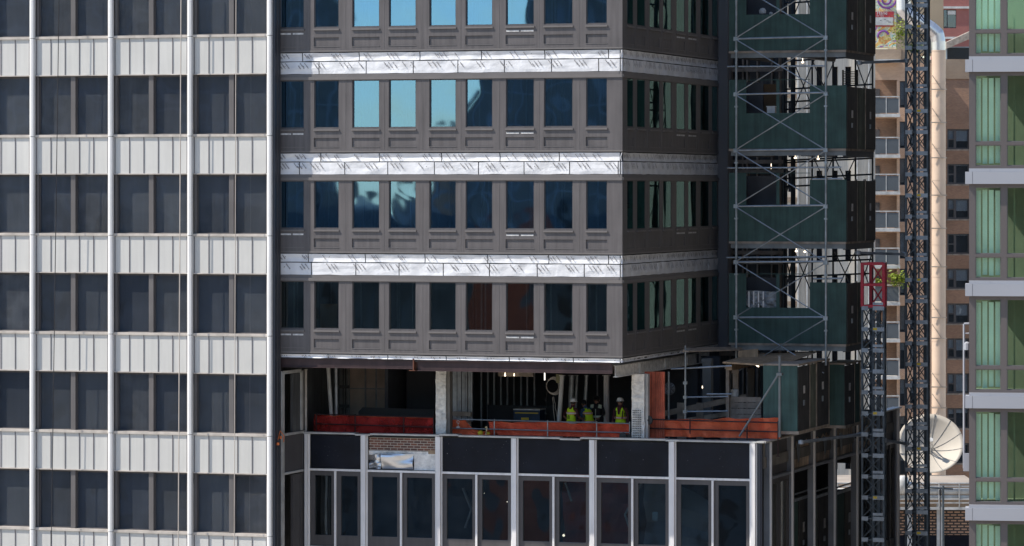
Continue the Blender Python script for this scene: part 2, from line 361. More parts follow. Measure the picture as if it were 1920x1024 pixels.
# white mullions: a rounded nose with a flange, and splice joints
for i, x in enumerate(MXL):
    m = MB(); z0, z1 = lz(sy(6) + 190), lz(-330)
    prof = [(-0.085, LF), (-0.085, LD + 0.05), (-0.06, LD + 0.015), (0.0, LD), (0.06, LD + 0.015), (0.085, LD + 0.05), (0.085, LF)]
    for k in range(-2, 8):
        a, b = lz(sy(k) + 186 + 2), lz(sy(k) + 3)
        if k % 2: pass
        A = [m.pt((x + u, v, a)) for u, v in prof]; B = [m.pt((x + u, v, b)) for u, v in prof]
        for j in range(len(prof) - 1): m.f.append([A[j], A[j+1], B[j+1], B[j]])
        m.f.append(A[::-1]); m.f.append(B)
    part('mullion', m, M['white'], Lb)
proto_panel = proto_sill = proto_win = None
for b in range(len(MXL) - 1):
    x0, x1 = MXL[b] + 0.085, MXL[b+1] - 0.085
    for k in ROWS:
        zt, zb = lz(sy(k) + 4), lz(hy(k))
        m = MB()
        n = 5; wdt = (x1 - x0 - 0.10) / n; xs = x0 + 0.05
        m.box(x0, x1, LF, LF + 0.05, zb, zt)
        p = part('spandrel_panel', m, M['panel'], Lb)
        m = MB()
        for j in range(n + 1): m.box(xs + j * wdt - 0.011, xs + j * wdt + 0.007, LF - 0.022, LF - 0.001, zb + 0.003, zt - 0.003)
        part('seam', m, M['seam'], p)
        m = MB(); m.box(x0, x1, LF - 0.05, LF + 0.20, zt + 0.003, lz(sy(k) - 1)); m.box(x0, x1, LF - 0.045, LF + 0.02, zb - 0.035, zb - 0.002)
        part('sill', m, M['sill'], Lb)
        # windows below this spandrel: two lights divided by a grey post
        wt, wb = lz(hy(k)) - 0.036, lz(sy(k + 1) - 1) + 0.002
        xm = (x0 + x1) / 2 + (0.02 if b % 2 else -0.01)
        GD = LF + 0.16
        for u0, u1, u2 in ((xm - 0.085, xm + 0.085, .02), (x0, x0 + 0.10, .07), (x1 - 0.09, x1, .07)):
            m = MB(); m.box(u0, u1, LF + u2, GD + 0.05, wb, wt); part('window_post', m, M['greyframe'], Lb)
        for a, c in ((x0 + 0.10, xm - 0.085), (xm + 0.085, x1 - 0.09)):
            m = MB(); t = 0.035
            m.box(a + .001, a + t, GD - 0.03, GD + 0.03, wb, wt); m.box(c - t, c - .001, GD - 0.03, GD + 0.03, wb, wt)
            m.box(a + t, c - t, GD - 0.03, GD + 0.03, wt - t - .03, wt); m.box(a + t, c - t, GD - 0.03, GD + 0.03, wb, wb + t)
            fr_ = part('window', m, M['dkframe'], Lb)
            m = MB(); m.box(a + t, c - t, GD, GD + 0.012, wb + t, wt - t - .03); part('pane', m, M['g_left'], fr_)
            rr = random.random(); drop = 0.0 if rr < 0.85 else 0.0
            m = MB(); m.sheet(a + t, c - t, wb + t + drop, wt - t - .03, GD + 0.03, 0.008, 1.2, 6, 6, 0.004, seed=b * 9 + k)
            part('blind', m, M[random.choice(('blind', 'blind', 'blind2', 'blind3'))], fr_)
m = MB(); m.box(xl0, xl1 - 3.4, LF + 0.5, 12, lz(sy(7) + 100), lz(-300)); m.box(xl0, xl1 - 0.15, LF + 0.3, LF + .4, lz(sy(7) + 100), lz(-300)); part('wall', m, M['dim'], Lb)
m = MB(); m.box(xl0, xl1 - 0.02, LF + 0.05, 14, GZ, lz(sy(7) + 100) - 0.01); m.box(xl0, xl1 - 0.02, LF + 0.05, 14, lz(-300) + 0.01, 24); part('outer_wall', m, M['panel'], Lb)
# end wall facing right, its shade painted in as dark blue
xe = MXL[-1] + 0.095
m = MB(); m.box(xe - 0.02, xe + 0.07, LF - 0.02, 0.05, lz(1130), 24); part('end_wall', m, mat('end_wall_shade_blue', (0.055, 0.062, 0.08), 0.5, 0.1, 0.1, 0.6), Lb)
m = MB()
for yy in (LF + 0.2, LF + 0.42): m.box(xe + 0.07, xe + 0.095, yy, yy + 0.03, lz(1030), 24)
part('cladding_seam', m, M['dkframe'], Lb)

# ================================================================ BRONZE TOWER
qT = T.Y(870) / F
tz = lambda py: (HY - py) * qT
Tw = thing('office_tower', 'bronze clad tower under refit, with bands of silver foil insulation between storeys', 'building', T, (-6, 6, GZ))
WX = [(525, 570), (589, 635.5), (660.5, 711.5), (729, 780), (805, 855), (873, 923.5), (948.5, 1001.5), (1020, 1074), (1099, 1138.5)]
WXL = [(fx(a), fx(b)) for a, b in WX]
SX = [(1176, 1187.5), (1194.5, 1209.5), (1218, 1237), (1243.5, 1259), (1268.5, 1284), (1290.5, 1305.5), (1313.5, 1329), (1335, 1345.5)]
SXL = [(T.side(a)[0], T.side(b)[0]) for a, b in SX]
TD = T.side(1347)[0]                          # depth of the tower's side
gb = lambda k: 48 + 190.7 * k
XL = fx(515)
SIDE = lambda s, t, z: (-t, s, z)             # side wall: s along depth, t inwards
def tower_storey(k):
    g0 = gb(k); Z = lambda d: tz(g0 + d)
    for mode in (0, 1):
        wx = WXL if mode == 0 else SXL
        mp = None if mode == 0 else SIDE
        x0, x1 = (XL, 0.0) if mode == 0 else (0.0, TD)
        gm = (M['g_tower'] if k < 3 else M['g_low']) if mode == 0 else M['g_side']
        holes = []
        for i, (a, b) in enumerate(wx):
            holes.append((a, b, Z(0), Z(-90.5)))
            if not (mode == 0 and i == 0): holes.append((a - 0.01, b, Z(36), Z(19), 0.038 if mode == 0 else .015))
        m = MB(mp); m.wall(x0, x1, Z(44), Z(-91), 0.0, holes, 0.12)
        part('facade_panel', m, M['bronze'], Tw)
        m = MB(mp)                             # head strip, bottom strip and flashing
        m.box(x0, x1 + 0.0, -0.035, 0.10, Z(-91) + .002, Z(-97)); m.box(x0, x1, 0.02, 0.1, Z(-97) + .002, Z(-102))
        m.box(x0, x1, -0.012, 0.1, Z(46.5), Z(43.5))
        part('cornice_strip', m, M['bronze_edge'], Tw)
        m = MB(mp)
        for i, (a, b) in enumerate(wx):
            m.box(a - 0.01, b + 0.01, -0.012, 0.0 - .001, Z(36) - 0.018, Z(36) - .002)   # paler bronze paints the lit lower edge of the recessed panel
            if i: m.box((wx[i-1][1] + a) / 2 - .004, (wx[i-1][1] + a) / 2 + .004, -0.006, -.001, Z(44) + .01, Z(-90))
        part('trim', m, M['bronze_edge'], Tw)
        for i, (a, b) in enumerate(wx):
            m = MB(mp); t = 0.028 if mode == 0 else .02; yf = .03 if mode == 0 else .004; yp = .085 if mode == 0 else .012
            m.box(a, a + t, yf, 0.12, Z(0), Z(-90.5)); m.box(b - t, b, yf, 0.12, Z(0), Z(-90.5))
            m.box(a + t, b - t, yf, 0.12, Z(-90.5) - t, Z(-90.5)); m.box(a + t, b - t, yf, 0.12, Z(0), Z(0) + t)
            wn = part('window', m, M['dkframe'], Tw)
            m = MB(mp); ty = random.uniform(-.0018, .0018); tx = random.uniform(-.0015, .0015)
            wob = lambda x, z, u, v, ty=ty, tx=tx: (x, z, (u - .5) * ty + (v - .5) * tx * 1.6)
            m.sheet(a + t, b - t, Z(0) + t, Z(-90.5) - t, yp, 0, 1, 1, 1, 0.008, fn=wob)
            part('pane', m, gm, wn)
            m = MB(mp); m.box(a - 0.015, b + 0.015, -0.045, -0.001, Z(5.6), Z(2.6))
            part('ledge', m, M['bronze_edge'], wn)
            if (mode == 0 and i in (0, 6)) or (mode == 1 and i in (4, 5)):
                m = MB(mp); mid = (a + b) / 2
                for u, v in ((a + .02, mid - .03), (mid + .03, b - .02)):
                    m.box(u, v, -0.008, -0.001, Z(12.8), Z(9.8))
                part('vent_slot', m, M['label'], wn)
        # foil insulation: two courses of boards
        if k < 3:
            z_up, z_mid, z_lo = Z(48.5), Z(64.5), Z(88)
        else:
            z_up, z_mid, z_lo = Z(48.5), Z(56.5), Z(56.5)
        tp = MB(mp); tp.box(x0, x1, 0.065, 0.09, z_lo - 0.02, Z(45)); 
        if k < 3: tp.box(x0, x1, 0.066, 0.12, Z(93.8), z_lo - 0.02)
        bd = part('insulation_band', tp, M['tape'], Tw)
        for course, (za, zb_, ln) in enumerate(((z_mid + .016, z_up, 2.15), (z_lo, z_mid - .016, 1.62))):
            if zb_ - za < 0.05: continue
            x = x0 - random.uniform(0, 1.2); pr = MB(mp); fo = MB(mp)
            while x < x1:
                xe_ = x + ln * random.uniform(0.94, 1.04); a, b = max(x, x0), min(xe_ - 0.034, x1)
                if b - a > 0.1:
                    fo.sheet(a, b, za, zb_, 0.028 + random.uniform(-.004, .004), 0.022, 2.2, max(3, int((b - a) / .13)), 4, 0.02, seed=k * 7 + course * 3 + mode,
                             fn=lambda x, z, u, v, c=course: (x, z + 0.012 * noise.noise(Vector((x * 1.7, c * 5 + k, 0))), (.022 * min(v, .45) / .45 - .042 * max(0, v - .45) / .55) if c == 0 else -0.006 * v))  # upper boards fold outward so their top half shades grey
                x = xe_
            part('foil_board', fo, M['foil'], bd)
            # slanting rows of small print
            xx = x0 + 0.1; H = zb_ - za; sl_ = 0.80
            while xx < x1 - 0.3:
                for (dx, dz, ln_) in ((0, .06, .22), (.10, .30, .16), (.14, .03, .28), (.30, .08, .24), (.26, .34, .05)):
                    if random.random() < 0.25: continue
                    L_ = min(ln_, H * .8); zs = zb_ - dz * H; xs_ = xx + dx + random.uniform(-.02, .02)
                    for j in range(int(L_ / 0.030)):
                        u = j * 0.030; cx, cz = xs_ + u * .62, zs - u * .78
                        if cz < za + .03 or cx > x1 - .05 or cz > zb_ - .02: continue
                        s_ = 0.013; h_ = random.choice((.012, .017, .02))
                        ex, ez = .62 * s_, -.78 * s_; nx_, nz_ = .78 * h_, .62 * h_
                        pr.face((cx - nx_, -0.003, cz - nz_), (cx + ex * 1.6 - nx_, -0.003, cz + ez * 1.6 - nz_), (cx + ex * 1.6 + nx_, -0.003, cz + ez * 1.6 + nz_), (cx + nx_, -0.003, cz + nz_))
                xx += random.uniform(0.5, 1.05) * (1 if mode == 0 else .75)
            if pr.f: part('printed_lettering', pr, M['print'], bd)
for k in range(-1, 4): tower_storey(k)
# rooms behind the glass: slabs, back walls, some studs
for k in range(-1, 4):
    Z = lambda d: tz(gb(k) + d)
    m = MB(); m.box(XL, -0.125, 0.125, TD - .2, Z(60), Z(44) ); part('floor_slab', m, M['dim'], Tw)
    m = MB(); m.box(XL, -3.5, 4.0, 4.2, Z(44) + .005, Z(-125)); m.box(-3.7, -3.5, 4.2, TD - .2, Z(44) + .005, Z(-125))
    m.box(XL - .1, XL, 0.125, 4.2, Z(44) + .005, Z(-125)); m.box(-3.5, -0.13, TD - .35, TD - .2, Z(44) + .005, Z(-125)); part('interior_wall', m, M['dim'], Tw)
    m = MB()
    for j in range(14):
        x = XL + .5 + j * 0.83 + random.uniform(-.2, .2); y = random.uniform(.3, .8)
        if x < -.4: m.box(x, x + .04, y, y + .05, Z(44) + .01, Z(-118))
    for _ in range(16):
        x = random.uniform(XL + .5, -1); y = random.uniform(1.2, 3.6); m.box(x, x + .05, y, y + .05, Z(44) + .01, Z(-118))
    part('stud', m, M['stud'], Tw)
m = MB(); m.box(XL, -0.02, 0.02, TD, tz(gb(-1) - 102) + .01, 30); part('upper_wall', m, M['bronze'], Tw)
m = MB(); m.box(-TD - 6, XL - 0.3, 3.2, 16, GZ, 24); part('rear_wall', m, M['dim'], Tw)
Z3 = lambda d: tz(gb(3) + d)
tones = [(.10, .12, .13), (.22, .05, .035), (.05, .09, .10), (.20, .19, .16), (.30, .075, .05), (.06, .10, .16)]
rt_ = [mat('room_board_tone', c_, .9, 0, .3, 1, streak=.3) for c_ in tones]
rnd = random.Random(11)
for k in range(0, 4):
    for i, (a, b) in enumerate(WXL):
        if rnd.random() < (.75 if k == 3 else .35):
            y = rnd.uniform(.7, 2.2); u = a + (b - a) * rnd.uniform(-.1, .5) + y * .08; v = u + rnd.uniform(.4, 1.0)
            m = MB(); m.prism([(u, tz(gb(k) + 40)), (v, tz(gb(k) + 40)), (v + rnd.uniform(-.2, .1), tz(gb(k) - rnd.uniform(30, 100))), (u + rnd.uniform(-.1, .2), tz(gb(k) - rnd.uniform(40, 100)))], y, y + .04)
            tn = rt_[4] if (k == 3 and i in (6, 7)) else rt_[rnd.randrange(6)]
            part('room_board', m, tn, Tw)
    m = MB()
    for i, (a, b) in enumerate(WXL):
        if rnd.random() < .6: x = a + (b - a) * rnd.uniform(.3, .95) + .04; m = MB(); m.box(x, x + .05, .35, .4, tz(gb(k) + 42), tz(gb(k) - 105)); part('stud', m, M['stud'], Tw)
# wooden door standing inside the lowest storey, second window
m = MB(); a = fx(600, 1.0); m.box(a, a + .62, 1.0, 1.04, Z3(44), Z3(-46)); solo('plywood_sheet', m, mat('orange_plywood', (0.55, 0.27, 0.09), 0.7), 'brown plywood sheet standing behind the second window of the lowest bronze storey', 'plywood', T, (a, 1.0, Z3(44)))
# grey corner pier behind the side wall, running down past the open storey
a, b = 0.0, T.front(1365, HY, TD)[0]
m = MB(); m.box(-0.3, b - a + 0.0, TD + .002, TD + 0.5, tz(gb(3) + 62), 30); m.box(b - .10, b - .02, TD - 0.05, TD - 0.001, tz(gb(3) + 62), 30)
b = T.front(1365, HY, TD)[0]
part('corner_pier', m, mat('dark_pier_cladding', (0.14, 0.145, 0.165), 0.4, 0.2, 0.1, 0.5), Tw)

# ---- steel under the tower
zs0, zs1 = tz(677.5), tz(696.5)              # web of the edge beam
m = MB(); xj = fx(775, 0.1); xt = fx(1148, 0.1)
def ibeam(m, x0, x1, y, z0, z1):
    m.box(x0, x1, y - .09, y + .09, z0, z0 + .022); m.box(x0, x1, y - .09, y + .09, z1 - .022, z1); m.box(x0, x1, y - .012, y + .012, z0 + .022, z1 - .022)
m2 = MB(); ibeam(m2, XL, xj, 0.12, zs0 and tz(694), tz(675)); ibeam(m2, xj + 0.16, xt, 0.12, tz(697), tz(677.5))
m2.box(xj, xj + .02, .02, .22, tz(695), tz(674)); part('steel_beam', m2, M['steel'], Tw, 'dark brown primed edge beam')
m2 = MB(); m2.box(xj + .02, xj + .05, .0, .24, tz(696), tz(674)); m2.box(xj - .12, xj + .1, .0, .24, tz(697), tz(696)); part('splice_plate', m2, M['rust'], Tw)
zb0 = tz(704)
m2 = MB(); xs = xt + 0.02
for (u0, u1) in ((0.32, TD),):
    m2.box(xs + .0, xs + .02, u0, u1, zb0 + .02, tz(683)); m2.box(xs - .05, xs + .1, u0, u1, zb0, zb0 + .025); m2.box(xs - .05, xs + .10, u0, u1, tz(683), tz(682))
    for yy in (3.05, 6.2, 9): m2.box(xs + .021, xs + .09, yy, yy + .03, zb0 + .03, tz(683))
part('side_beam', m2, M['firepr'], Tw, 'pale sprayed beam under the side wall')
m2 = MB(); m2.box(XL, -0.05, 0.25, TD, tz(676), tz(668)); part('soffit', m2, M['dim'], Tw)
m2 = MB()
for i in range(9): m2.box(XL, xt - .2, 1.2 + i * 1.25, 1.3 + i * 1.25, tz(694), tz(677))
part('soffit_beam', m2, M['steel'], Tw)

# ================================================================ PODIUM WITH THE OPEN STOREY
PD = 2.2
qP = T.Y(870, PD) / F
pz = lambda py: (HY - py) * qP
ZF = -8.95                                    # open floor level
Pb = thing('lower_building', 'lower building with dark navy panels and blue grey mullions below the open storey', 'building', T, (-4, 10, GZ))
PX = [577, 684, 823.8, 966.3, 1112.7, 1262, 1413.6]
PXL = [fx(p, PD) for p in PX]; pc = fx(1429, PD); pl = fx(571, PD)
PSD = T.side(1682, HY, pc)[0]
# floor slab of the open storey
m = MB(); m.box(pl, pc - .05, PD + .1, PSD, ZF - .35, ZF); part('floor_slab', m, M['slab'], Pb)
m = MB()
for i, p in enumerate(PXL):
    ww = 0.075 if i else 0.05
    m = MB(); m.box(p - ww, p + ww, PD - 0.16, PD, pz(1180), pz(819.5)); m.box(p - ww - .06, p - ww, PD - .05, PD, pz(1180), pz(819.5)); m.box(p + ww, p + ww + .045, PD - .05, PD, pz(1180), pz(819.5))
    part('mullion', m, M['podmull'], Pb)
for i in range(len(PXL) - 1):
    x0, x1 = PXL[i] + (.12), PXL[i+1] - .135
    if i == 1: 
        m = MB(); m.box(x0, x1, PD + .08, PD + .16, pz(849), pz(824)); part('brick_patch', m, M['oldb'], Pb, 'exposed old brickwork where a panel is missing')
        m = MB(); m.sheet(x0, x1, pz(857), pz(849), PD + .06, .05, 4, 24, 4, .03); part('mortar_ledge', m, M['firepr'], Pb)
        m = MB(); m.sheet(x0 + .02, x0 + .48, pz(883), pz(855), PD + .02, .16, 3.1, 12, 10, .006, seed=4, fn=lambda x, z, u, v: (x, z - .04 * (1 - u) * v, .10 * math.sin(u * 5 + v * 2)))
        m.sheet(x0 + .49, x0 + 1.62, pz(883), pz(854), PD + .01, .2, 1.4, 20, 10, .006, seed=9, fn=lambda x, z, u, v: (x, z, -.08 * math.sin(v * 3.1) + .05 * u))
        part('loose_foil', m, mat('crumpled_foil', (0.75, 0.77, 0.8), 0.32, 0.8, 0.15, 2, 0.3, 3), Pb, 'crumpled silver foil hanging in the open bay')
        m = MB(); m.box(x0 + 1.64, x1, PD + .05, PD + .1, pz(884), pz(853)); part('grey_board', m, M['firepr'], Pb)
        m = MB(); m.box(x1 - .28, x1 - .02, PD + .04, PD + .12, pz(853), pz(846)); part('timber_block', m, M['ply'], Pb)
        m = MB(); m.box(x0 - .1, x1 + .1, PD + .17, PD + .25, pz(886), pz(819)); part('backing_wall', m, M['dark'], Pb)
    else:
        m = MB(); m.box(x0, x1, PD + .0, PD + .05, pz(884), pz(821.5)); part('spandrel_panel', m, M['navy'], Pb)
    for u0, u1, u2 in ((889, 885, .07), (1036, 1032, .05)): m = MB(); m.box(x0 - .02, x1 + .02, PD - u2, PD + .05, pz(u0), pz(u1)); part('transom', m, M['podmull'], Pb)
    xm = (x0 + x1) / 2
    m = MB(); m.box(xm - .035, xm + .035, PD - .09, PD, pz(1180), pz(889.4)); part('thin_mullion', m, M['podmull'], Pb)
    for a, b in ((x0, xm - .036), (xm + .036, x1)):
        m = MB(); t = .15
        m.wall(a, b, pz(1031), pz(890), PD - .02, [(a + t, b - t + .03, pz(1011), pz(898))], .07)
        fr_ = part('window', m, M['dkframe'], Pb)
        m = MB(); m.box(a + t, b - t + .03, PD + .04, PD + .05, pz(1011), pz(898)); part('pane', m, M['g_pod'], fr_)
        m = MB(); m.wall(a, b, pz(1180), pz(1036), PD - .02, [(a + t, b - t + .03, pz(1180) + .1, pz(1042))], .05)
        fr_ = part('window', m, M['dkframe'], Pb)
        m = MB(); m.box(a + t, b - t + .03, PD + .02, PD + .03, pz(1180) + .1, pz(1042)); part('pane', m, M['g_pod'], fr_)
# cap pieces, slightly uneven
m = MB(); x = pl
for e, dz in ((fx(668, PD), 0), (fx(696, PD), -.03), (fx(826, PD), .0), (fx(862, PD), .03), (fx(962, PD), .0), (fx(1052, PD), .0), (fx(1090, PD), -.03), (fx(1250, PD), .02), (fx(1420, PD), .0), (pc + .1, .01)):
    m.box(x, e - .006, PD - .14, PD + .25, pz(819) + dz, pz(816) + dz); x = e
part('parapet_cap', m, M['cap'], Pb)
m = MB(); m.box(pl, pc, PD + .27, PD + .4, ZF - .35, pz(819.5) + .0); part('upstand', m, M['slab'], Pb)
m = MB(); m.box(PXL[-1] + .12, pc, PD - .04, PD + .1, pz(1180), pz(819)); m.box(pc - .12, pc - .04, PD - .07, PD - .04, pz(1180), pz(819)); part('corner_post', m, mat('blue_black_corner', (0.05, 0.055, 0.075), 0.4, 0.2, 0.1, 1), Pb)
# dim rooms behind the podium glass, with odd braces and drapes
m = MB(); m.box(pl, pc - .5, 6.2, 6.4, pz(1180), ZF - .36); m.box(pl, pc - .2, PD + .3, 8, pz(1180) - .3, pz(1180)); part('interior_wall', m, M['dark'], Pb)
pzz = lambda px, py, d: fz(px, py, d)
br = [((1203, 905), (1172, 965), .14), ((1172, 965), (1192, 1022), .14), ((868, 915), (884, 955), .16), ((884, 955), (872, 990), .12), ((1060, 905), (1072, 940), .09)]
m = MB()
for (p0, p1, w_) in br:
    a = T.front(*p0, 3.4); b = T.front(*p1, 3.4); m.bar((a[0], 3.4, a[1]), (b[0], 3.4, b[1]), w_, .05)
part('leaning_brace', m, M['firepr'], Pb)
m = MB(); a = fx(1057, 5); b = fx(1180, 5); m.sheet(a, b, pz(1040), pz(895), 5, .3, 1.3, 16, 8, .02, seed=2); part('dust_curtain', m, mat('dull_red_curtain', (0.55, 0.12, 0.08), 0.9, 0, .3, 1), Pb)
m = MB(); a = fx(1205, 4); b = fx(1345, 4); m.sheet(a, b, pz(1060), pz(900), 4.2, .5, .6, 16, 8, .02, seed=5, fn=lambda x, z, u, v: (x, z - .9 * u * u * v, 0)); part('plastic_sheet', m, mat('grey_plastic_sheet', (0.36, 0.40, 0.43), 0.5, 0, .3, 1), Pb)
m = MB(); a, z = T.front(1228, 968, PD + .06); m.box(a - .09, a + .09, PD + .052, PD + .058, z - .14, z + .14); part('notice', m, mat('pale_blue_paper', (0.45, 0.6, 0.65), 0.7, 0, .05, 3), Pb, 'pale notice taped inside the glass')
for i, (px, py, d) in enumerate(((1057, 1004, 3.2), (951, 941, 4.5), (908, 925, 5))):
    a, z = T.front(px, py, d); m = MB(); r = (.045, .016, .012)[i]; m.lathe([(.01, -r), (r, -r * .4), (r, r * .4), (.01, r)], (a, d, z), 8)
    solo('work_lamp', m, M['lamp'], ('bright lit work lamp low behind the fourth podium window', 'tiny lit bulb behind the dark third podium window, right of its mullion', 'tiny faint bulb just right of the thin third podium mullion')[i], 'lamp', T, (a, d, z))

# podium side wall: posts, torn panels, windows
sy_ = lambda px, py=HY: T.side(px, py, pc)
MS = lambda s, t, z: (pc - t, s, z)
qs = lambda px: T.side(px, HY, pc)[0]
zP = lambda py: pz(py)
m = MB(MS)
posts = [(1441, .05), (1482, .07), (1523, .07), (1562, .12), (1604, .09), (1655, .09), (1680, .12)]
for px, w_ in posts:
    y = qs(px); m = MB(MS); m.box(y - w_, y + w_, -.12, .15, pz(1180), pz(820)); m.box(y + w_, y + w_ + .45, .02, .12, pz(1180), pz(820))
    m9 = MB(MS); m9.box(y - w_ - .05, y - w_, -.13, -.06, pz(1180), pz(820)); part('bright_edge_strip', m9, M['podmull'], Pb)  # pale strip paints the bright line along each post's front edge
    part('side_post', m, mat('side_post_metal', (0.25, 0.27, 0.31), 0.45, 0.3, .15, 1.5) if px == 1441 else bpy.data.materials['side_post_metal'], Pb)
ys = [qs(p) for p, _ in posts]
m = MB(MS); m.box(PD - .1, PSD + .2, -.14, .2, pz(819) + 0.0, pz(816)); part('side_cap', m, M['cap'], Pb)
torn = mat('torn_brown_sheathing', (0.60, 0.47, 0.36), 0.85, 0, .4, 1.4, streak=.5)
for i in range(len(ys) - 1):
    a, b = ys[i] + .12, ys[i+1] - .1
    m = MB(MS); m.box(a, b, .10, .14, pz(884), pz(821))
    part('spandrel_panel', m, torn if 0 < i < 5 else M['dkframe'], Pb)
    if 0 < i < 5:
        m = MB(MS); n = 14; L0 = (.5, .42, .3, .45)[i-1]
        pts = [(a + (b - a) * j / n, pz(823) - L0 * (.25 + .75 * abs(noise.noise(Vector((j * .55, i * 3.3, 0)))) * 1.6)) for j in range(n + 1)]
        m.prism([(a, pz(822)), *pts, (b, pz(822))], .03, .05) ; part('hanging_membrane', m, M['blackp'], Pb)
        m = MB(MS); x = a + (b - a) * random.uniform(.2, .6); m.prism([(x, pz(836)), (x + .5, pz(842)), (x + .42, pz(868)), (x + .22, pz(874)), (x + .1, pz(858))], .0, .015); part('torn_flap', m, M['channel'], Pb)
    m = MB(MS); m.box(a - .1, b + .1, -.06, .14, pz(890), pz(885)); m.box(a - .1, b + .1, -.06, .14, pz(1120), pz(1114)); part('side_transom', m, bpy.data.materials['side_post_metal'], Pb)
    if i in (0, 5):
        m = MB(MS); c = (a + b) / 2; m.box(c - .04, c + .04, -.03, .1, pz(1110), pz(891)); m.wall(a, b, pz(1114), pz(890), .02, [(a + .15, c - .1, pz(1090), pz(900)), (c + .1, b - .15, pz(1090), pz(900))], .08)
        fr_ = part('window', m, M['dkframe'], Pb)
        m = MB(MS); m.box(a + .15, b - .15, .09, .1, pz(1090), pz(900)); part('pane', m, glass('dusty_side_glass', (.6, .62, .55), (.8, .8, .75), .3, .01, dirt=.2) if i == 0 else bpy.data.materials['dusty_side_glass'], fr_)
# back corner mass of the podium, with one opening that lets daylight through
m = MB(); a, b = fx(1565, PSD), fx(1603, PSD); m.wall(fx(1400, PSD), pc - .2, pz(1180), pz(822), PSD - .1, [(a, b, fz(1580, 918, PSD), fz(1580, 868, PSD))], .1); part('rear_wall', m, M['dim'], Pb)
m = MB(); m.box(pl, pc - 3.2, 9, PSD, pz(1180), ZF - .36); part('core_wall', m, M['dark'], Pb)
m = MB(); m.box(pl - .1, pc - .02, PD + .1, PSD, GZ, pz(1180) - .31); part('base_wall', m, M['dkframe'], Pb)

# ================================================================ LEFT RETURN (recessed corner between the office block and the podium)
RX = fx(523, -0.0) + 0.02
y0_, y1_ = T.side(523, HY, RX)[0], T.side(570, HY, RX)[0]
rs = lambda px: T.side(px, HY, RX)[0]
MR = lambda s, t, z: (RX - t, s, z)
rz = lambda px, py: T.side(px, py, RX)[1]
Rt = thing('return_wall', 'narrow recessed wall with a pale framed opening, left of the open storey', 'wall', T, (RX, 1, GZ))
m = MB(MR); m.box(rs(525.5), rs(530.5), -.06, .1, rz(530, 1040), rz(530, 696)); m.box(rs(563), rs(566), -.05, .08, rz(565, 806), rz(565, 695)); part('frame_post', m, M['cap'], Rt)
m = MB(MR); m.box(rs(530), rs(563), -.05, .08, rz(545, 700), rz(545, 694)); m.box(rs(530.6), rs(569), -.06, .08, rz(545, 815.5), rz(545, 811)); m.box(rs(530.6), rs(569), -.05, .08, rz(545, 888), rz(545, 884)); part('frame_rail', m, M['cap'], Rt)
m = MB(MR); m.box(rs(548.5), rs(562.9), -.0, .08, rz(555, 811), rz(555, 700)); part('dark_board', m, M['dim'], Rt)
m = MB(MR); m.box(rs(530.6), rs(569), .0, .06, rz(545, 884), rz(545, 816)); part('lower_panel', m, M['dkframe'], Rt)
m = MB(MR); m.box(rs(566.2), rs(574), -.03, .1, rz(570, 1040), rz(570, 693)); part('corner_post', m, M['greyframe'], Rt)
m = MB(MR); m.box(rs(549), rs(562), -.01, .08, rz(555, 1040), rz(555, 889)); m.box(rs(562.2), rs(566), -.03, .08, rz(555, 1040), rz(555, 889)); part('lower_board', m, M['dkframe'], Rt)
m = MB()
m.box(RX - 3, RX - 2.9, -.4, 8, rz(545, 1060), tz(698)); m.box(RX - 2.9, RX + .2, 7.5, 7.7, rz(545, 1060), tz(698)); part('inner_wall', m, M['dark'], Rt)
m = MB()
for py in (911, 962, 986, 1010): m.bar((RX - 1.2, 1.2, rz(540, py)), (RX - 1.1, 6, rz(540, py + 1)), .05)
part('inner_rung', m, M['stud'], Rt)
m = MB(); m.lathe([(.01, -.06), (.06, -.05), (.07, .0), (.01, .02)], (RX - .5, 1.3, rz(542, 893)), 8); solo('work_lamp', m, M['lamp'], 'lit lamp in the dark opening between office block and podium', 'lamp', T, (RX - .5, 1.3, rz(542, 893)))
m = MB(lambda s, t, z: (RX - t, s, z)); m.sheet(rs(531), rs(549), rz(540, 802), rz(540, 770), .4, .12, 2, 8, 6, .006, seed=3); solo('debris_net', m, M['net'], 'small dark red piece of netting inside the narrow opening at the far left corner', 'safety net', T, (RX - .4, rs(531), rz(540, 802)), 'orange debris nets')
m = MB(); a = RX + .04
for yy in (-.35, -.1): m.lathe([(.01, 0), (.05, .01), (.05, .09), (.01, .1)], (xe + .12, yy, rz(530, 826) + (yy + .2) * .8), 8)
m.path([(xe + .12, -.35, rz(530, 822)), (xe + .14, -.2, rz(530, 806)), (xe + .2, 0, rz(530, 816)), (xe + .15, .1, rz(530, 828))], .012)
solo('hook_cable', m, mat('orange_plug', (.8, .2, .05), .5), 'orange ended cable loop hung on the end wall edge beside the return opening', 'cable', T, (xe + .12, -.35, rz(530, 826)))

# ================================================================ CONTENTS OF THE OPEN STOREY
ZS = tz(697)                                  # underside of the beams
def column(px0, px1, d, dep, label, ztop):
    a, b = fx(px0, d), fx(px1, d); t = thing('fireproofed_column', label, 'column', T, ((a + b) / 2, d, ZF))
    m = MB(); n = 22
    def bump(x, z, u, v): return (x + .02 * noise.noise(Vector((z * 2.2, 3 if u > .5 else 9, 1))) * (1 if u in (0, 1) else 0), z, 0)
    m.sheet(a, b, ZF, ztop, d, .05, 4, 8, n * 2, .02, fn=bump); m.box(a + .02, b - .02, d + .03, d + dep, ZF, ztop)
    part('shaft', m, M['firepr'], t); return t, a, b
t, a, b = column(817, 836, 2.55, .5, 'grey sprayed column standing left of the gap in the orange net', ZS)
m = MB(); m.box(fx(836.5, 2.6), fx(843, 2.6), 2.62, 2.9, ZF, ZS); part('side_flange', m, M['slab'], t)
t, a, b = column(1184.5, 1208, 2.6, .45, 'pale sprayed corner column right of the workers, dimpled near its foot', zb0)
m = MB()
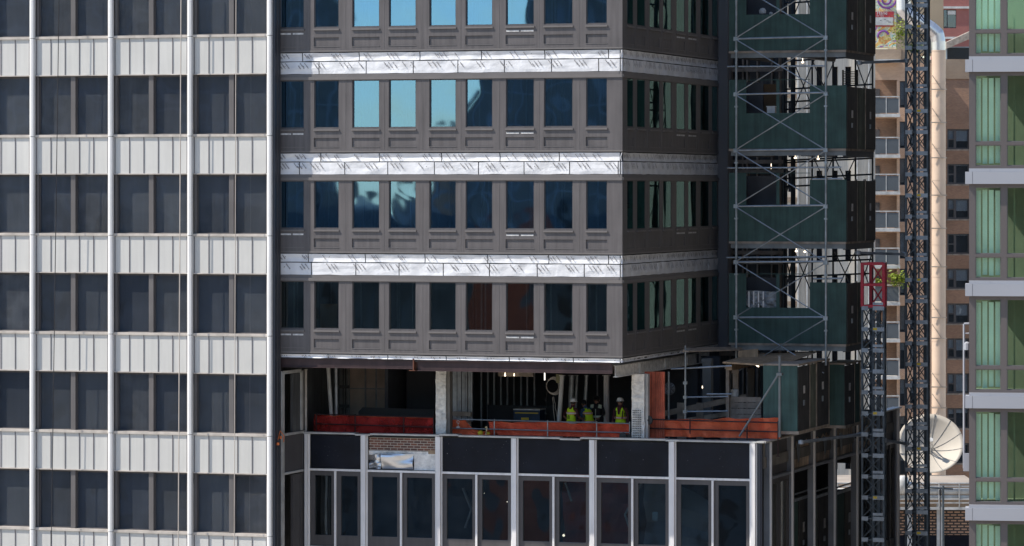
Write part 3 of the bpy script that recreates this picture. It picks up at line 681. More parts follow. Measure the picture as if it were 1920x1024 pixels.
for i in range(5):
    for j in range(13):
        x = a + .05 + i * .065; z = pz(819) + .06 + j * .075; m.box(x, x + .03, 2.53, 2.56, z, z + .03)
part('dimple_shade', m, M['tape'], t)  # near-black squares paint the shade of dimples, none are hollowed
m = MB(); m.box(b + .005, b + .1, 2.7, 2.9, ZF, zb0); part('side_flange', m, M['cap'], t)

def studs(name, label, x0, x1, d, n, z0, z1, group=None, tilt=0, w_=.04, mt='stud'):
    t = thing(name, label, 'stud wall', T, (x0, d, ZF), group)
    for i in range(n):
        x = x0 + (x1 - x0) * i / max(1, n - 1) + random.uniform(-.02, .02); m = MB(); m.box(x, x + w_, d, d + .09, z0, z1); part('stud', m, M[mt], t)
    m = MB(); m.box(x0, x1 + w_, d - .004, d + .094, z0 - .0, z0 + .03); m.box(x0, x1 + w_, d - .004, d + .094, z1, z1 + .04); part('track', m, M[mt], t); return t
D = 7.0
# left room: boarded wall with pale joints
m = MB(); a, b = fx(652, D), fx(748, D); m.box(a, b, D, D + .1, ZF, ZS); bw = solo('sheathed_wall', m, M['dryw'], 'brown boarded wall with pale vertical strips behind the left orange net', 'wall', T, (a, D, ZF))
m = MB()
for p in (684, 704, 724): x = fx(p, D); m.box(x, x + .06, D - .02, D - .001, ZF, ZS)
m.box(a + .1, b - .05, D - .014, D - .002, fz(700, 730, D), fz(700, 728, D)); part('joint_strip', m, M['stud'], bw)
m = MB(); x = fx(745, D); m.box(x, x + .14, D - .06, D - .003, ZF, ZS); part('end_stud', m, M['stud'], bw)
studs('stud_wall', 'dense dark metal studs at the left end of the open storey', fx(582, 6), fx(608, 6), 6, 6, ZF, ZS - .04, mt='dim')
studs('stud_wall', 'pale close set studs just left of the brown boarded wall', fx(618, 6.6), fx(654, 6.6), 6.6, 9, ZF, ZS - .04, w_=.03)
m = MB(); 
for py in (722, 758): m.box(fx(612, 6.5), fx(655, 6.5), 6.45, 6.5, fz(630, py + 6, 6.5), fz(630, py, 6.5))
solo('cross_panel', m, M['dim'], 'dark horizontal boards across the pale studs in the left room', 'board', T, (fx(612, 6.5), 6.45, fz(630, 764, 6.5)))
def pole(p0, p1, d, r, label, mt='stud', d1=None):
    a = T.front(*p0, d); d1 = d if d1 is None else d1; b = T.front(*p1, d1); m = MB(); m.tube((a[0], d, a[1]), (b[0], d1, b[1]), r, 8)
    m.tube((b[0], d1, b[1]), (b[0], d1, b[1] + .03), r * 1.5, 8); m.tube((a[0], d, a[1]), (a[0], d, a[1] - .03), r * 1.5, 8)
    return solo('prop_pole', m, M[mt], label, 'pole', T, (a[0], d, a[1]), 'poles and props in the open storey')
pole((625, 838), (615, 685), 3.6, .07, 'pale leaning pole behind the left orange net', 'cap')
pole((631, 838), (630, 685), 4.1, .075, 'upright grey pole just right of the leaning one in the left room')
pole((573.5, 812), (573.5, 694), 2.32, .045, 'thin cream post at the left end of the parapet cap', 'sill')
pole((1045, 838), (1054, 705), 4.4, .075, 'pale slightly leaning pole left of the bending worker', 'cap')
pole((1067, 838), (1072, 705), 6.0, .09, 'grey pole directly behind the white helmeted worker seen from behind')
pole((1076, 838), (1082, 705), 6.6, .05, 'thinner grey pole behind the pair of workers')
pole((1095, 790), (1100, 705), 6.2, .06, 'short grey pole above the worker in the blue shirt')
pole((1137, 838), (1137, 705), 6.4, .10, 'wide dark blue upright between the dark jacket and the right hand worker', 'podmull')
pole((1120, 760), (1120, 705), 8.2, .03, 'thin wire straight above the worker in the dark jacket')
# central room
studs('stud_wall', 'tall close pale studs just right of the grey column', fx(849, 4.2), fx(881, 4.2), 4.2, 9, ZF + .9, ZS - .04, w_=.07)
m = MB(); m.box(fx(849, 4.3), fx(881, 4.3), 4.35, 4.45, ZF, ZS); solo('backing_board', m, M['dryw'], 'brown board behind the tall close studs', 'board', T, (fx(849, 4.3), 4.35, ZF))
m = MB(); m.box(fx(845, 4), fx(882, 4), 4.0, 4.15, fz(860, 780, 4), fz(860, 772, 4)); m.box(fx(846, 4), fx(881, 4), 4.02, 4.1, fz(860, 790, 4), fz(860, 786, 4)); solo('timber_rail', m, M['timber'], 'grey timber rail nailed across the close studs', 'rail', T, (fx(845, 4), 4, fz(860, 790, 4)))
studs('stud_row', 'thin widely spaced studs along the dark back of the central room', fx(901, 8.6), fx(1000, 8.6), 8.6, 9, ZF, ZS - .04, w_=.05)
m = MB(); a, b = fx(672, 4.6), fx(814, 4.6); m.prism([(a, ZF), (a, fz(675, 772, 4.6)), (a + .15, fz(675, 764, 4.6)), (b, fz(814, 768, 4.6)), (b, ZF)], 4.6, 4.68); solo('dark_sheet', m, mat('charcoal_board', (.042, .048, .05), .7, 0, .1, 1), 'charcoal sheet standing on edge behind the left orange net', 'sheet', T, (a, 4.6, ZF))
m = MB(); a, b = fx(762, 6.3), fx(815, 6.3); m.box(a, b, 6.3, 6.36, ZF, ZS); solo('dark_sheet', m, mat('slate_board', (.030, .034, .042), .7, 0, .15, 1), 'tall slate coloured sheet left of the grey column', 'sheet', T, (a, 6.3, ZF))
m = MB(); a, b = fx(667, 3.9), fx(742, 3.9); m.box(a, b, 3.9, 4.1, ZF, fz(700, 783, 3.9)); solo('stacked_boards', m, mat('pinkish_board', (.30, .22, .24), .8, 0, .1, 1), 'pale board stack seen through the left orange net', 'boards', T, (a, 3.9, ZF))
m = MB(); a, b = fx(914, 6.6), fx(1040, 6.6); m.box(a, b, 6.6, 6.66, ZF, fz(960, 760, 6.6)); solo('grey_sheet', m, mat('dark_grey_board', (.034, .038, .045), .8, 0, .1, .7), 'long low dark grey board leaning at the back of the central room', 'sheet', T, (a, 6.6, ZF))
a, b = fx(963, 5.6), fx(1012, 5.6); zt = fz(985, 769, 5.6)
bx = thing('tool_box', 'blue site tool box with a pale lid edge, standing left of the workers', 'tool box', T, (a, 5.6, ZF))
m = MB(); m.box(a, b, 5.6, 6.3, ZF + .12, zt); m.box(a + .1, a + .25, 5.65, 6.2, ZF, ZF + .12); m.box(b - .25, b - .1, 5.65, 6.2, ZF, ZF + .12); part('body', m, M['blue'], bx)
m = MB(); m.box(a - .01, b + .01, 5.58, 6.32, zt, zt + .035); part('lid', m, M['podmull'], bx)
m = MB(); m.box(a + .28, a + .55, 5.585, 5.598, zt - .34, zt - .26); m.box(a + .05, b - .05, 5.59, 5.598, zt - .12, zt - .08); part('sticker', m, M['yel'], bx)
# hanging cable coil and cables
t = thing('cable_coil', 'loose coil of pale cable hanging from the ceiling, left of the workers', 'cable', T, (fx(1036, 4.8), 4.8, fz(1036, 727, 4.8)))
for k in range(4):
    m = MB(); cx, cz = T.front(1036 + k * .7, 724, 4.8); r = .24 + .022 * k
    pts = [(cx + r * math.cos(u) * .92, 4.8 + k * .03, cz + r * math.sin(u)) for u in [i * math.pi / 9 for i in range(19)]]; m.path(pts, .011); part('loop', m, M['rope'], t)
m = MB(); cx, cz = T.front(1048, 710, 4.8); m.sheet(cx - .1, cx + .12, cz - .15, cz + .15, 4.78, .03, 3, 4, 5, .01); part('tag_cloth', m, mat('khaki_cloth', (.28, .27, .16), .9), t)
for (p, q_, lab) in (((1036, 745), (1044, 838), 'left of two thin cables hanging below the pale coil'), ((1038, 744), (1048, 800), 'right of two thin cables hanging below the pale coil'), ((1025, 700), (1023, 800), 'dark knotted cable hanging left of the pale coil')):
    a = T.front(*p, 4.9); b = T.front(*q_, 4.9); m = MB(); pts = [(a[0] + (b[0] - a[0]) * i / 8 + .03 * noise.noise(Vector((i * .8, p[0], 0))), 4.9, a[1] + (b[1] - a[1]) * i / 8) for i in range(9)]
    m.path(pts, .012)
    if 'knotted' in lab:
        for i in (2, 4, 6): m.lathe([(.01, -.06), (.05, -.02), (.05, .03), (.01, .06)], pts[i], 8)
    else: m.lathe([(.005, -.05), (.025, -.02), (.02, .02), (.005, .03)], pts[-1], 6)
    solo('hanging_cable', m, M['ropeb'] if 'dark' in lab else M['rope'], lab, 'cable', T, (pts[-1][0], 4.9, pts[-1][2]), 'cables hanging in the open storey')
for (px, py, r, lab) in ((947, 704, .032, 'left and brighter of two ceiling lamps in the central room'), (964, 704, .024, 'right and dimmer of two ceiling lamps in the central room'), (1317, 727, .02, 'single bulb deep inside, right of the red sheet metal')):
    a = T.front(px, py, 5); m = MB(); m.lathe([(.01, -r), (r, -r * .3), (r * .8, r * .5), (.012, r * .8), (.012, r * 3)], (a[0], 5, a[1]), 8); solo('ceiling_lamp', m, M['lamp'], lab, 'lamp', T, (a[0], 5, a[1]), 'lamps in the open storey')
m = MB(); a, b = fx(935, 5.2), fx(1000, 5.2); m.box(a, b, 5.15, 5.3, fz(960, 706, 5.2), fz(960, 698, 5.2)); solo('ceiling_duct', m, M['timber'], 'pale brown duct under the ceiling by the two lamps', 'duct', T, (a, 5.15, fz(960, 706, 5.2)))
m = MB(); a, z = T.front(1021, 703, 4.6); m.box(a - .013, a + .013, 4.6, 4.63, z - .18, z + .08); solo('light_tube', m, mat('lit_tube', (1, .95, .85), .5, emit=2.2), 'small bright upright tube above the cable coil', 'lamp', T, (a, 4.6, z - .35))
# back walls
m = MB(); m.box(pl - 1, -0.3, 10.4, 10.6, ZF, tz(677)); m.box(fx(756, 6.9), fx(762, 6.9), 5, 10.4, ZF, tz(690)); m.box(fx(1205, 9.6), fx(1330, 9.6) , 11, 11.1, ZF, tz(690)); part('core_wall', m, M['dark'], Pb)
# red corrugated sheet behind the corner column
t0 = fx(1208.5, 3.3); t1 = fx(1246, 3.3); m = MB(); n = 42; pts = []
for i in range(n + 1):
    x = t0 + (t1 - t0) * i / n; pts.append((x, 3.3 + (.04 if (i // 2) % 2 else 0)))
zt = fz(1225, 697, 3.3)
for (p, q_) in zip(pts, pts[1:]):
    m.face((p[0], p[1], ZF), (q_[0], q_[1], ZF), (q_[0], q_[1], zt), (p[0], p[1], zt)); m.face((p[0], p[1] + .01, ZF), (q_[0], q_[1] + .01, ZF), (q_[0], q_[1] + .01, zt), (p[0], p[1] + .01, zt))
solo('corrugated_sheet', m, M['corr'], 'rust red corrugated sheet metal right of the pale corner column', 'sheet metal', T, (t0, 3.3, ZF))
# far window across the dark room, its daylight painted as faint glow
m = MB()
for p0, p1 in ((1257, 1260), (1262, 1265), (1269, 1274)): m.box(fx(p0, 10.7), fx(p1, 10.7), 10.68, 10.72, fz(1260, 741, 10.7), fz(1260, 708, 10.7))
o = solo('far_window', m, mat('painted_daylight', (.32, .40, .38), .7, emit=.25), 'slit window glowing with painted daylight across the dark room, right of the red sheet metal', 'window', T, (fx(1257, 10.7), 10.7, fz(1260, 741, 10.7)))
# fan of wire on the dark wall
m = MB(); cx, cz = T.front(1255, 729, 6)
for r in (.1, .15, .2): m.path([(cx + r * math.cos(u), 6, cz + r * math.sin(u)) for u in [i * math.pi / 8 for i in range(17)]], .008)
for i in range(8): u = i * math.pi / 4; m.tube((cx, 6, cz), (cx + .2 * math.cos(u), 6, cz + .2 * math.sin(u)), .006)
solo('wire_fan', m, M['tubem'], 'round wire fan guard hanging right of the red sheet metal', 'fan', T, (cx, 6, cz))

# guard rails and orange nets behind the parapet
def rails(name, label, pts, d, zt, zm, rad=.022, mt='tubem'):
    a, b = pts[0], pts[-1]; t = thing(name, label, 'guard rail', T, (fx(a, d), d, ZF), 'guard rails behind the parapet')
    for z, nm in ((zt, 'top_rail'), (zm, 'mid_rail')):
        m = MB(); m.tube((fx(a, d), d, z), (fx(b, d), d, z - .03), rad); part(nm, m, M[mt], t)
    for p in pts:
        m = MB(); x = fx(p, d); m.tube((x, d + .05, ZF), (x, d + .05, zt + .03), rad); m.box(x - .06, x + .06, d - .01, d + .11, ZF, ZF + .02); part('post', m, M[mt], t)
    return t
DN = 2.95
rails('guard_rail', 'thin rail behind the left orange net', [592, 665, 756, 812], DN, fz(700, 779, DN), fz(700, 797, DN), mt='steel')
rails('guard_rail', 'pale rail across the gap in the middle net', [845, 926, 1026, 1118, 1180], DN, fz(900, 787, DN), fz(900, 804, DN))
rails('guard_rail', 'rail behind the right orange net', [1212, 1293, 1400, 1458], DN + .3, fz(1300, 789, DN), fz(1300, 806, DN), mt='steel')
def net(x0p, x1p, ytl, ytr, yb, d, label, seed, cuts=None, mtn='net'):
    mtn = ('netd', 'netlit', 'net', 'netlit')[seed - 1]
    x0, x1 = fx(x0p, d), fx(x1p, d); zl, zr = fz(x0p, ytl, d), fz(x1p, ytr, d); zb_ = fz((x0p + x1p) / 2, yb, d)
    t = thing('debris_net', label, 'safety net', T, (x0, d, zb_), 'orange debris nets')
    def fn(x, z, u, v):
        top = zl + (zr - zl) * u + .07 * noise.noise(Vector((u * 9, seed, 0)))
        if cuts:
            px = x0p + (x1p - x0p) * u
            for c, hw, dp in cuts:
                if abs(px - c) < hw: top -= dp * (1 - abs(px - c) / hw) ** .6
        return (x, zb_ + (top - zb_) * v, .03 * math.sin(u * (x1p - x0p) / 5 + 3 * v) * (1.2 - v) + .14 * noise.noise(Vector((u * (x1p - x0p) / 16 + v, v * 1.3, seed))))
    m = MB(); m.sheet(x0, x1, 0, 1, d - .06, 0, 1, max(12, int((x1p - x0p) / 3)), 7, .004, fn=fn); part('mesh', m, M[mtn], t, smooth=False)
    m = MB(); n = 24; P = []
    for i in range(n + 1):
        x, z, dy = fn(x0 + (x1 - x0) * i / n, 0, i / n, 1); P.append((x, d - .07 + dy, z))
    m.path(P, .012, 5); m.path([(p[0], p[1], zb_ + (p[2] - zb_) * .45) for p in P], .009, 5) if False else None; part('edge_rope', m, M['netlit'], t); return t
net(590, 814, 778, 784, 812, DN + .2, 'long dark red net left of the grey column', 1)
net(845, 920, 787, 789, 816, DN + .2, 'orange net slumped just right of the grey column', 2, [(905, 30, .42)])
net(918, 1181, 791, 795, 818, DN + .2, 'long orange net in front of the four workers', 3)
net(1209, 1463, 788, 784, 820, DN + .5, 'orange net from the corner column to the green hoist cabin', 4)
for (px, py, r, d, lab) in ((1168, 818, .13, 2.5, 'larger round black lid leaning at the foot of the net, left of the corner column'), (1178, 819, .10, 2.6, 'smaller round black lid touching the corner column'), (1216, 788, .15, 2.75, 'round black disc above the net, right of the corner column')):
    x, z = T.front(px, py, d); m = MB(); m.lathe([(.02, -.03), (r * .9, -.025), (r, -.01), (r, .02), (.02, .03)], (x, d, z), 20, 'y'); m.box(x - .02, x + .02, d - .06, d - .03, z - .03, z + .03); solo('black_disc', m, M['blackp'], lab, 'disc', T, (x, d, z - r), 'round black discs by the corner column')
x, z = T.front(901, 812, 2.6); m = MB()
m.lathe([(.01, -.06), (.09, -.05), (.1, .03), (.05, .08), (.01, .09)], (x, 2.6, z), 10); m.lathe([(.01, -.05), (.06, -.04), (.06, .03), (.01, .05)], (x + .28, 2.6, z), 10); solo('yellow_helmet', m, M['yel'], 'yellow plastic gear lying in the gap of the orange net', 'helmet', T, (x, 2.6, z - .06))
m = MB(); x, z = T.front(911, 816, 2.5); m.path([(x, 2.5, z), (x + .02, 2.48, z + .14), (x + .05, 2.47, z + .25), (x + .02, 2.48, z + .3), (x - .02, 2.5, z + .24)], .016); solo('strap', m, mat('cream_strap', (.75, .62, .35), .7), 'cream strap looped over the low rail in the net gap', 'strap', T, (x, 2.5, z))
m = MB(); x, z = T.front(859, 791, 2.75); m.path([(x + .05 * math.cos(u), 2.75, z + .05 * math.sin(u)) for u in [i * math.pi / 5 for i in range(10)]], .01); m.path([(x, 2.75, z - .05), (x, 2.75, z - .16)], .01); m.box(x - .06, x + .06, 2.73, 2.77, z - .2, z - .16); solo('hanging_hook', m, M['cap'], 'white hook on a yellow loop hanging from the rail right of the grey column', 'hook', T, (x, 2.75, z - .2))

# right part: timber guard, posts, canopy
m = MB(); d = 8.5
for (pa, pb_, y0, y1, h) in ((1246, 1372, 770, 744, 11), (1246, 1372, 790, 772, 9)):
    a, b = T.front(pa, y0, d), T.front(pb_, y1, d - 3); s = h * .018
    m.prism([(a[0], a[1] - s), (b[0], b[1] - s), (b[0], b[1]), (a[0], a[1])], d - 1, d - .96)
for p in (1270, 1306): x = fx(p, d - 1); m.box(x, x + .25, d - 1.04, d - 1.01, ZF, fz(p, 755, d - 1))
solo('timber_barrier', m, M['timber'], 'weathered timber barrier rising to the right behind the right net', 'barrier', T, (fx(1246, d), d, ZF))
def tpost(p0, p1, y0, y1, d, mt, label, dep=.12):
    a, b = fx(p0, d), fx(p1, d); z0, z1 = fz(p0, y1, d), fz(p0, y0, d); m = MB(); m.box(a, b, d, d + dep, z0, z1); m.box(a - .03, b + .03, d - .03, d - .002, z1 - .14, z1 - .02); m.box(a - .02, b + .02, d - .02, d - .002, z0, z0 + .04); return solo('timber_post', m, M[mt], label, 'post', T, (a, d, z0), 'timber posts under the plywood canopy')
tpost(1361, 1367, 684, 830, 5.0, 'timber', 'left timber post under the plywood canopy')
tpost(1374, 1384, 692, 800, 5.6, 'timber', 'second timber post from the left under the plywood canopy')
tpost(1402, 1414, 690, 800, 7.2, 'darkpost', 'dark wide timber post in the middle under the plywood canopy')
tpost(1317, 1333, 672, 800, 9.0, 'channel', 'pale grey post at the back, left of the timber posts', .3)
m = MB(); d = 5.2; a, b = fx(1367, d), fx(1427, d)
for i in range(5): z = fz(1390, 744 + i * 11, d); m.box(a, b, d + .01 * (i % 2), d + .04 + .01 * (i % 2), z - .185, z - .005)
solo('plank_panel', m, M['timber'], 'panel of grey horizontal planks left of the green cabin', 'planks', T, (a, d, ZF))
x, z = T.front(1378, 736, 5.5); m = MB(); m.lathe([(.03, -.14), (.14, -.13), (.15, .05), (.13, .1), (.05, .12)], (x, 5.5, z), 12); solo('round_drum', m, M['cap'], 'pale rounded drum on top of the grey planks', 'drum', T, (x, 5.5, z - .14))
m = MB(); d = 4.6
P = [T.front(1358, 678, d), T.front(1470, 684, d)]; h = .035
m.face((P[0][0], 4.4, P[0][1]), (P[1][0], 4.4, P[1][1]), (P[1][0] + .3, 8.6, P[1][1] + .3), (P[0][0], 8.6, P[0][1] + .12)); 
m.prism([(P[0][0], P[0][1]), (P[1][0], P[1][1]), (P[1][0], P[1][1] - .07), (P[0][0], P[0][1] - .05)], 4.38, 4.46); m.box(P[0][0] + .1, P[0][0] + .3, 4.47, 8, P[0][1] - .28, P[0][1] - .09)
solo('plywood_canopy', m, M['ply'], 'sagging plywood canopy below the lowest scaffold cabin', 'canopy', T, (P[0][0], d, P[0][1] - .1))
m = MB(); d = 6.4; a = T.front(1384, 676, d); b = T.front(1421, 654, d); m.prism([(a[0], a[1]), (b[0], fz(1421, 672, d)), (b[0], b[1]), (a[0], fz(1384, 658, d))], d, d + .04); m.box(a[0] + .1, a[0] + .2, d + .04, d + .1, a[1], a[1] + .3); solo('plywood_sheet', m, M['ply'], 'tilted brown plywood sheet resting above the canopy', 'plywood', T, (a[0], d, a[1]))
m = MB(); d = 3.6
for k in range(5): m.bar((fx(1285 + k, d + k * .3), d + k * .3, fz(1285, 659 - k * .6, d)), (fx(1386, 7 + k * .3), 7 + k * .3, fz(1386, 656 - k * .4, 7)), .24, .045)
solo('scaffold_planks', m, M['timber'], 'weathered plank walkway projecting below the side wall toward the scaffold', 'planks', T, (fx(1285, d), d, fz(1285, 662, d)))
m = MB(); x, z = T.front(1420, 686, 5); m.tube((x - .05, 5, z + .03), (x + .05, 5, z - .03), .022); solo('work_lamp', m, M['lamp'], 'small lit tube lamp under the plywood canopy', 'lamp', T, (x, 5, z))
ft = thing('tube_frame', 'light scaffold frame of grey tubes standing right of the red sheet metal', 'scaffold frame', T, (fx(1285, 4.2), 4.2, ZF))
for p, y0, d in ((1285, 648, 4.2), (1254, 697, 6.5)): x = fx(p, d); m = MB(); m.tube((x, d, ZF), (x, d, fz(p, y0, d)), .035); part('standard', m, M['tubem'], ft)
for p0, p1, y0, y1 in ((1286, 1365, 745, 743.5), (1286, 1365, 772, 771), (1258, 1372, 692, 686), (1325, 1372, 739, 739)): a, b = T.front(p0, y0, 4.2), T.front(p1, y1, 4.4); m = MB(); m.tube((a[0], 4.2, a[1]), (b[0], 4.4, b[1]), .03); part('ledger', m, M['tubem'], ft)
for p, y in ((1285, 745), (1285, 772), (1285, 718)): a = T.front(p, y, 4.2); m = MB(); m.box(a[0] - .06, a[0] + .06, 4.13, 4.27, a[1] - .05, a[1] + .05); part('coupler', m, M['tubem'], ft)
st = thing('braced_standard', 'thick pale tube with a long diagonal brace in front of the green cabin', 'scaffold tube', T, (fx(1462, 2.9), 2.9, ZF))
x = fx(1462, 2.9); m = MB(); m.tube((x, 2.9, fz(1462, 820, 2.9)), (x, 2.9, fz(1462, 668, 2.9)), .045); m.tube((x, 2.9, fz(1462, 668, 2.9)), (x, 2.9, fz(1462, 667, 2.9)), .08); part('standard', m, M['channel'], st)
a, b = T.front(1387, 818, 2.9), T.front(1460, 702, 2.9); m = MB(); m.tube((a[0], 2.85, a[1]), (b[0], 2.85, b[1]), .035); part('brace', m, M['channel'], st)
m = MB(); m.box(x - .09, x + .09, 2.8, 3.0, b[1] - .04, b[1] + .05); part('coupler', m, M['channel'], st)

# ================================================================ SCAFFOLD TOWER AND HOIST CABINS
HD = 8.0                                      # front of the plywood cabins
hx0, hx1 = fx(1367, HD), fx(1587, HD); hx2 = T.side(1640, HY, hx1)[0]
hz = lambda py: fz(1460, py, HD)
def hoist(yb, yt, ywb, ytr, label, doors):
    t = thing('hoist_cabin', label, 'plywood cabin', T, (hx0, HD, hz(yb + 14)), 'green plywood hoist cabins on the scaffold')
    wl, wr = fx(1399, HD), fx(1519, HD); mid0, mid1 = fx(1455.5, HD), fx(1461.5, HD)
    m = MB(); m.wall(hx0, wr, hz(yb), hz(yt), HD, [(wl, mid0, hz(ywb), hz(yt + .7)), (mid1, wr - .01, hz(ywb), hz(yt + .7))], .03); m.box(hx0, wl - .01, HD + .002, HD + .03, hz(yb), hz(yt)); part('front_panel', m, M['green'], t)
    m = MB(); m.box(wr + .003, hx1, HD - .012, HD + .03, hz(yb), hz(ytr)); part('side_panel', m, M['green'], t)
    m = MB()
    for p in (1475, 1461): x = fx(p, HD); m.box(x, x + .012, HD - .008, HD - .001, hz(yb), hz(ywb))
    m.box(wl - .02, wr, HD - .02, HD - .001, hz(yt + 1.2), hz(yt)); part('batten', m, M['green'], t)
    m = MB(); m.box(hx0, hx1, HD - .05, hx2, hz(yb + 4), hz(yb)); part('deck', m, M['timber'], t)
    m = MB(); m.box(hx0 + .06, hx1 - .03, HD + .02, HD + .14, hz(yb + 13), hz(yb + 4)); part('deck_beam', m, M['channel'], t)
    m = MB(); m.box(hx1 - .16, hx1 - .02, HD + .15, hx2 - .05, hz(yb + 15), hz(yb + 4)); m.box(hx0 + .3, hx0 + .45, HD + .15, hx2 - .05, hz(yb + 14), hz(yb + 4)); m.box(fx(1500, HD), fx(1512, HD), HD + .15, hx2 - .05, hz(yb + 14), hz(yb + 4)); part('cross_beam', m, M['tubed'], t)
    MH = lambda s, tt, z: (hx1 - tt, s, z)
    sd = lambda p: T.side(p, HY, hx1)[0]
    for p0, p1, kind in doors:
        m = MB(MH); m.box(sd(p0) + .015, sd(p1) - .015, -.02 if kind == 'd' else .0, .05, hz(yb), hz(ytr + 2)); 
        dd = part('hoist_door' if kind == 'd' else 'wall_board', m, M['door'] if kind == 'd' else M['green2'], t)
        if kind == 'd':
            c = (sd(p0) + sd(p1)) / 2; zz = (hz(yb) + hz(ytr)) / 2
            m = MB(MH); m.box(c - .12, c + .10, -.03, -.021, zz - .02, zz + .24); part('sticker', m, M['label'], dd)
            m = MB(MH); m.box(c - .16, c - .02, -.05, -.021, zz - .36, zz - .2); part('latch', m, M['tubem'], dd)
    m = MB(MH)
    for p0, p1, kind in doors: m.box(sd(p1) - .014, sd(p1) + .014, -.03, .06, hz(yb), hz(ytr - 1))
    part('door_post', m, M['timber'], t)
    return t, wl, wr
dd = [(1588, 1606, 'd'), (1606, 1622, 'b'), (1622, 1640, 'd')]
hoist(95, -35, 27, -23, 'green plywood cabin highest in the photo, cut off by the top edge', dd)
hoist(279, 149, 212, 161, 'second green plywood cabin from the top, with a brown sheet and pale bin inside', dd)
hoist(453, 324, 385, 337, 'third green plywood cabin from the top, directly below the long thin cross tube', dd)
hoist(644, 513, 577, 529, 'fourth green plywood cabin, with bundled plastic sheeting in its window', [(1588, 1606, 'd'), (1606, 1616, 'b')])
def inside(p0, p1, y0, y1, d, mt, name, label, cat, th=.05):
    a, b = fx(p0, d), fx(p1, d); m = MB(); m.box(a, b, d, d + th, fz(p0, y1, d), fz(p0, y0, d)); return a, b, m, fz(p0, y1, d)
for (y0, y1, lab) in ((-30, 92, 'top'), (155, 276, 'second'), (330, 450, 'third'), (520, 640, 'fourth')):
    d = HD + 1.3; a, b, m, z = inside(1399, 1457 if lab != 'second' else 1431, y0, y1, d, None, '', '', ''); m.box(a, a + .05, d - .04, d - .002, z, fz(1399, y0, d))
    solo('tower_wall_panel', m, M['dark'], f'near black panel for the tower wall inside the window of the {lab} green cabin', 'screen', T, (a, d, z))  # dark panel added to stand for the tower's dark wall
a, b, m, z = inside(1431, 1458, 158, 275, HD + 1.4, None, '', '', ''); m.box(a, b, HD + 1.36, HD + 1.399, z, z + .1); solo('plywood_sheet', m, mat('dark_varnished_ply', (.085, .055, .03), .8, 0, .2, 1), 'brown plywood sheet inside the second green cabin', 'plywood', T, (a, HD + 1.4, z))
a, b, m, z = inside(1438, 1453, 201, 230, HD + .6, None, '', '', '', .25); m.box(a - .02, b + .02, HD + .58, HD + .87, fz(1438, 201, HD + .6), fz(1438, 199, HD + .6)); solo('pale_bin', m, M['podmull'], 'pale blue grey bin on the window sill of the second green cabin', 'bin', T, (a, HD + .6, z))
t = thing('plastic_bundle', 'bundle of crumpled clear plastic sheeting in the window of the fourth green cabin', 'plastic sheeting', T, (fx(1399, HD + .3), HD + .3, hz(577)))
m = MB(); a, b = fx(1399, HD + .25), fx(1456, HD + .25); m.sheet(a, b, hz(578), hz(545), HD + .25, .22, 4.0, 26, 14, .02, seed=8, fn=lambda x, z, u, v: (x, z - .05 * u * v, .18 * math.sin(u * 16) * (1 - v) * .4)); part('sheeting', m, mat('clear_plastic', (.42, .46, .50), .25, .2, .4, 5), t)
m = MB()
for i in range(4): x = a + .12 + i * .17; m.box(x, x + .045, HD + .08, HD + .10, hz(577) , hz(547))
part('fold', m, M['podmull'], t)
a, b = fx(1378, HD), fx(1455, HD); x, z = T.front(1430, 21, HD + .5); m = MB(); m.lathe([(.01, -.1), (.12, -.08), (.13, .02), (.07, .1), (.01, .11)], (x, HD + .5, z), 10); m.lathe([(.01, -.06), (.07, -.05), (.07, .03), (.01, .05)], (x + .3, HD + .5, z - .08), 8); solo('stored_helmets', m, M['label'], 'pale helmet and small gear on the sill of the topmost green cabin', 'helmet', T, (x, HD + .5, z - .1))

SD_ = 7.2
sc = thing('scaffold_tower', 'tall scaffold of grey tubes with crossed braces in front of the green plywood cabins', 'scaffold', T, (fx(1464, SD_), SD_, ZF))
xa, xb = fx(1380.5, SD_), fx(1548.5, SD_); szf = lambda py: fz(1464, py, SD_)
for x, zz in ((xa, ZF), (xb, szf(684))):
    m = MB(); m.tube((x, SD_, zz), (x, SD_, szf(-140)), .042, 10); part('standard', m, M['tubem'], sc)
lv = [-33, 72, 176.5, 282, 387, 492, 596, 701]
for i, y in enumerate(lv[:-1]):
    z = szf(y); m = MB(); m.tube((xa, SD_ - .06, z), (xb, SD_ - .06, z + .04), .034); part('ledger', m, M['tubem'], sc)
    for x in (xa, xb): m = MB(); m.box(x - .075, x + .075, SD_ - .09, SD_ + .08, z - .07, z + .07); m.box(x - .055, x + .055, SD_ - .055, SD_ + .055, z - .45, z - .39); part('coupler', m, M['tubem'], sc)
for i in range(len(lv) - 1):
    z0, z1 = szf(lv[i]) - .05, szf(lv[i+1]) + .05
    for s_, (u, v) in enumerate(((z0, z1), (z1, z0))):
        m = MB(); m.tube((xa + .05, SD_ - .09 - .02 * s_, u), (xb - .05, SD_ - .09 - .02 * s_, v), .022, 6); part('brace', m, M['tubem'], sc)
for y, p0, p1 in ((124, 1364, 1550), (314, 1364, 1577), (482, 1362, 1550), (335, 1523, 1579), (522, 1525, 1580)):
    a, b = T.front(p0, y + 1, SD_ + .1), T.front(p1, y, SD_ + .1); m = MB(); m.tube((a[0], SD_ + .1, a[1]), (b[0], SD_ + .1, b[1]), .03); part('cross_tube', m, M['tubem'], sc)
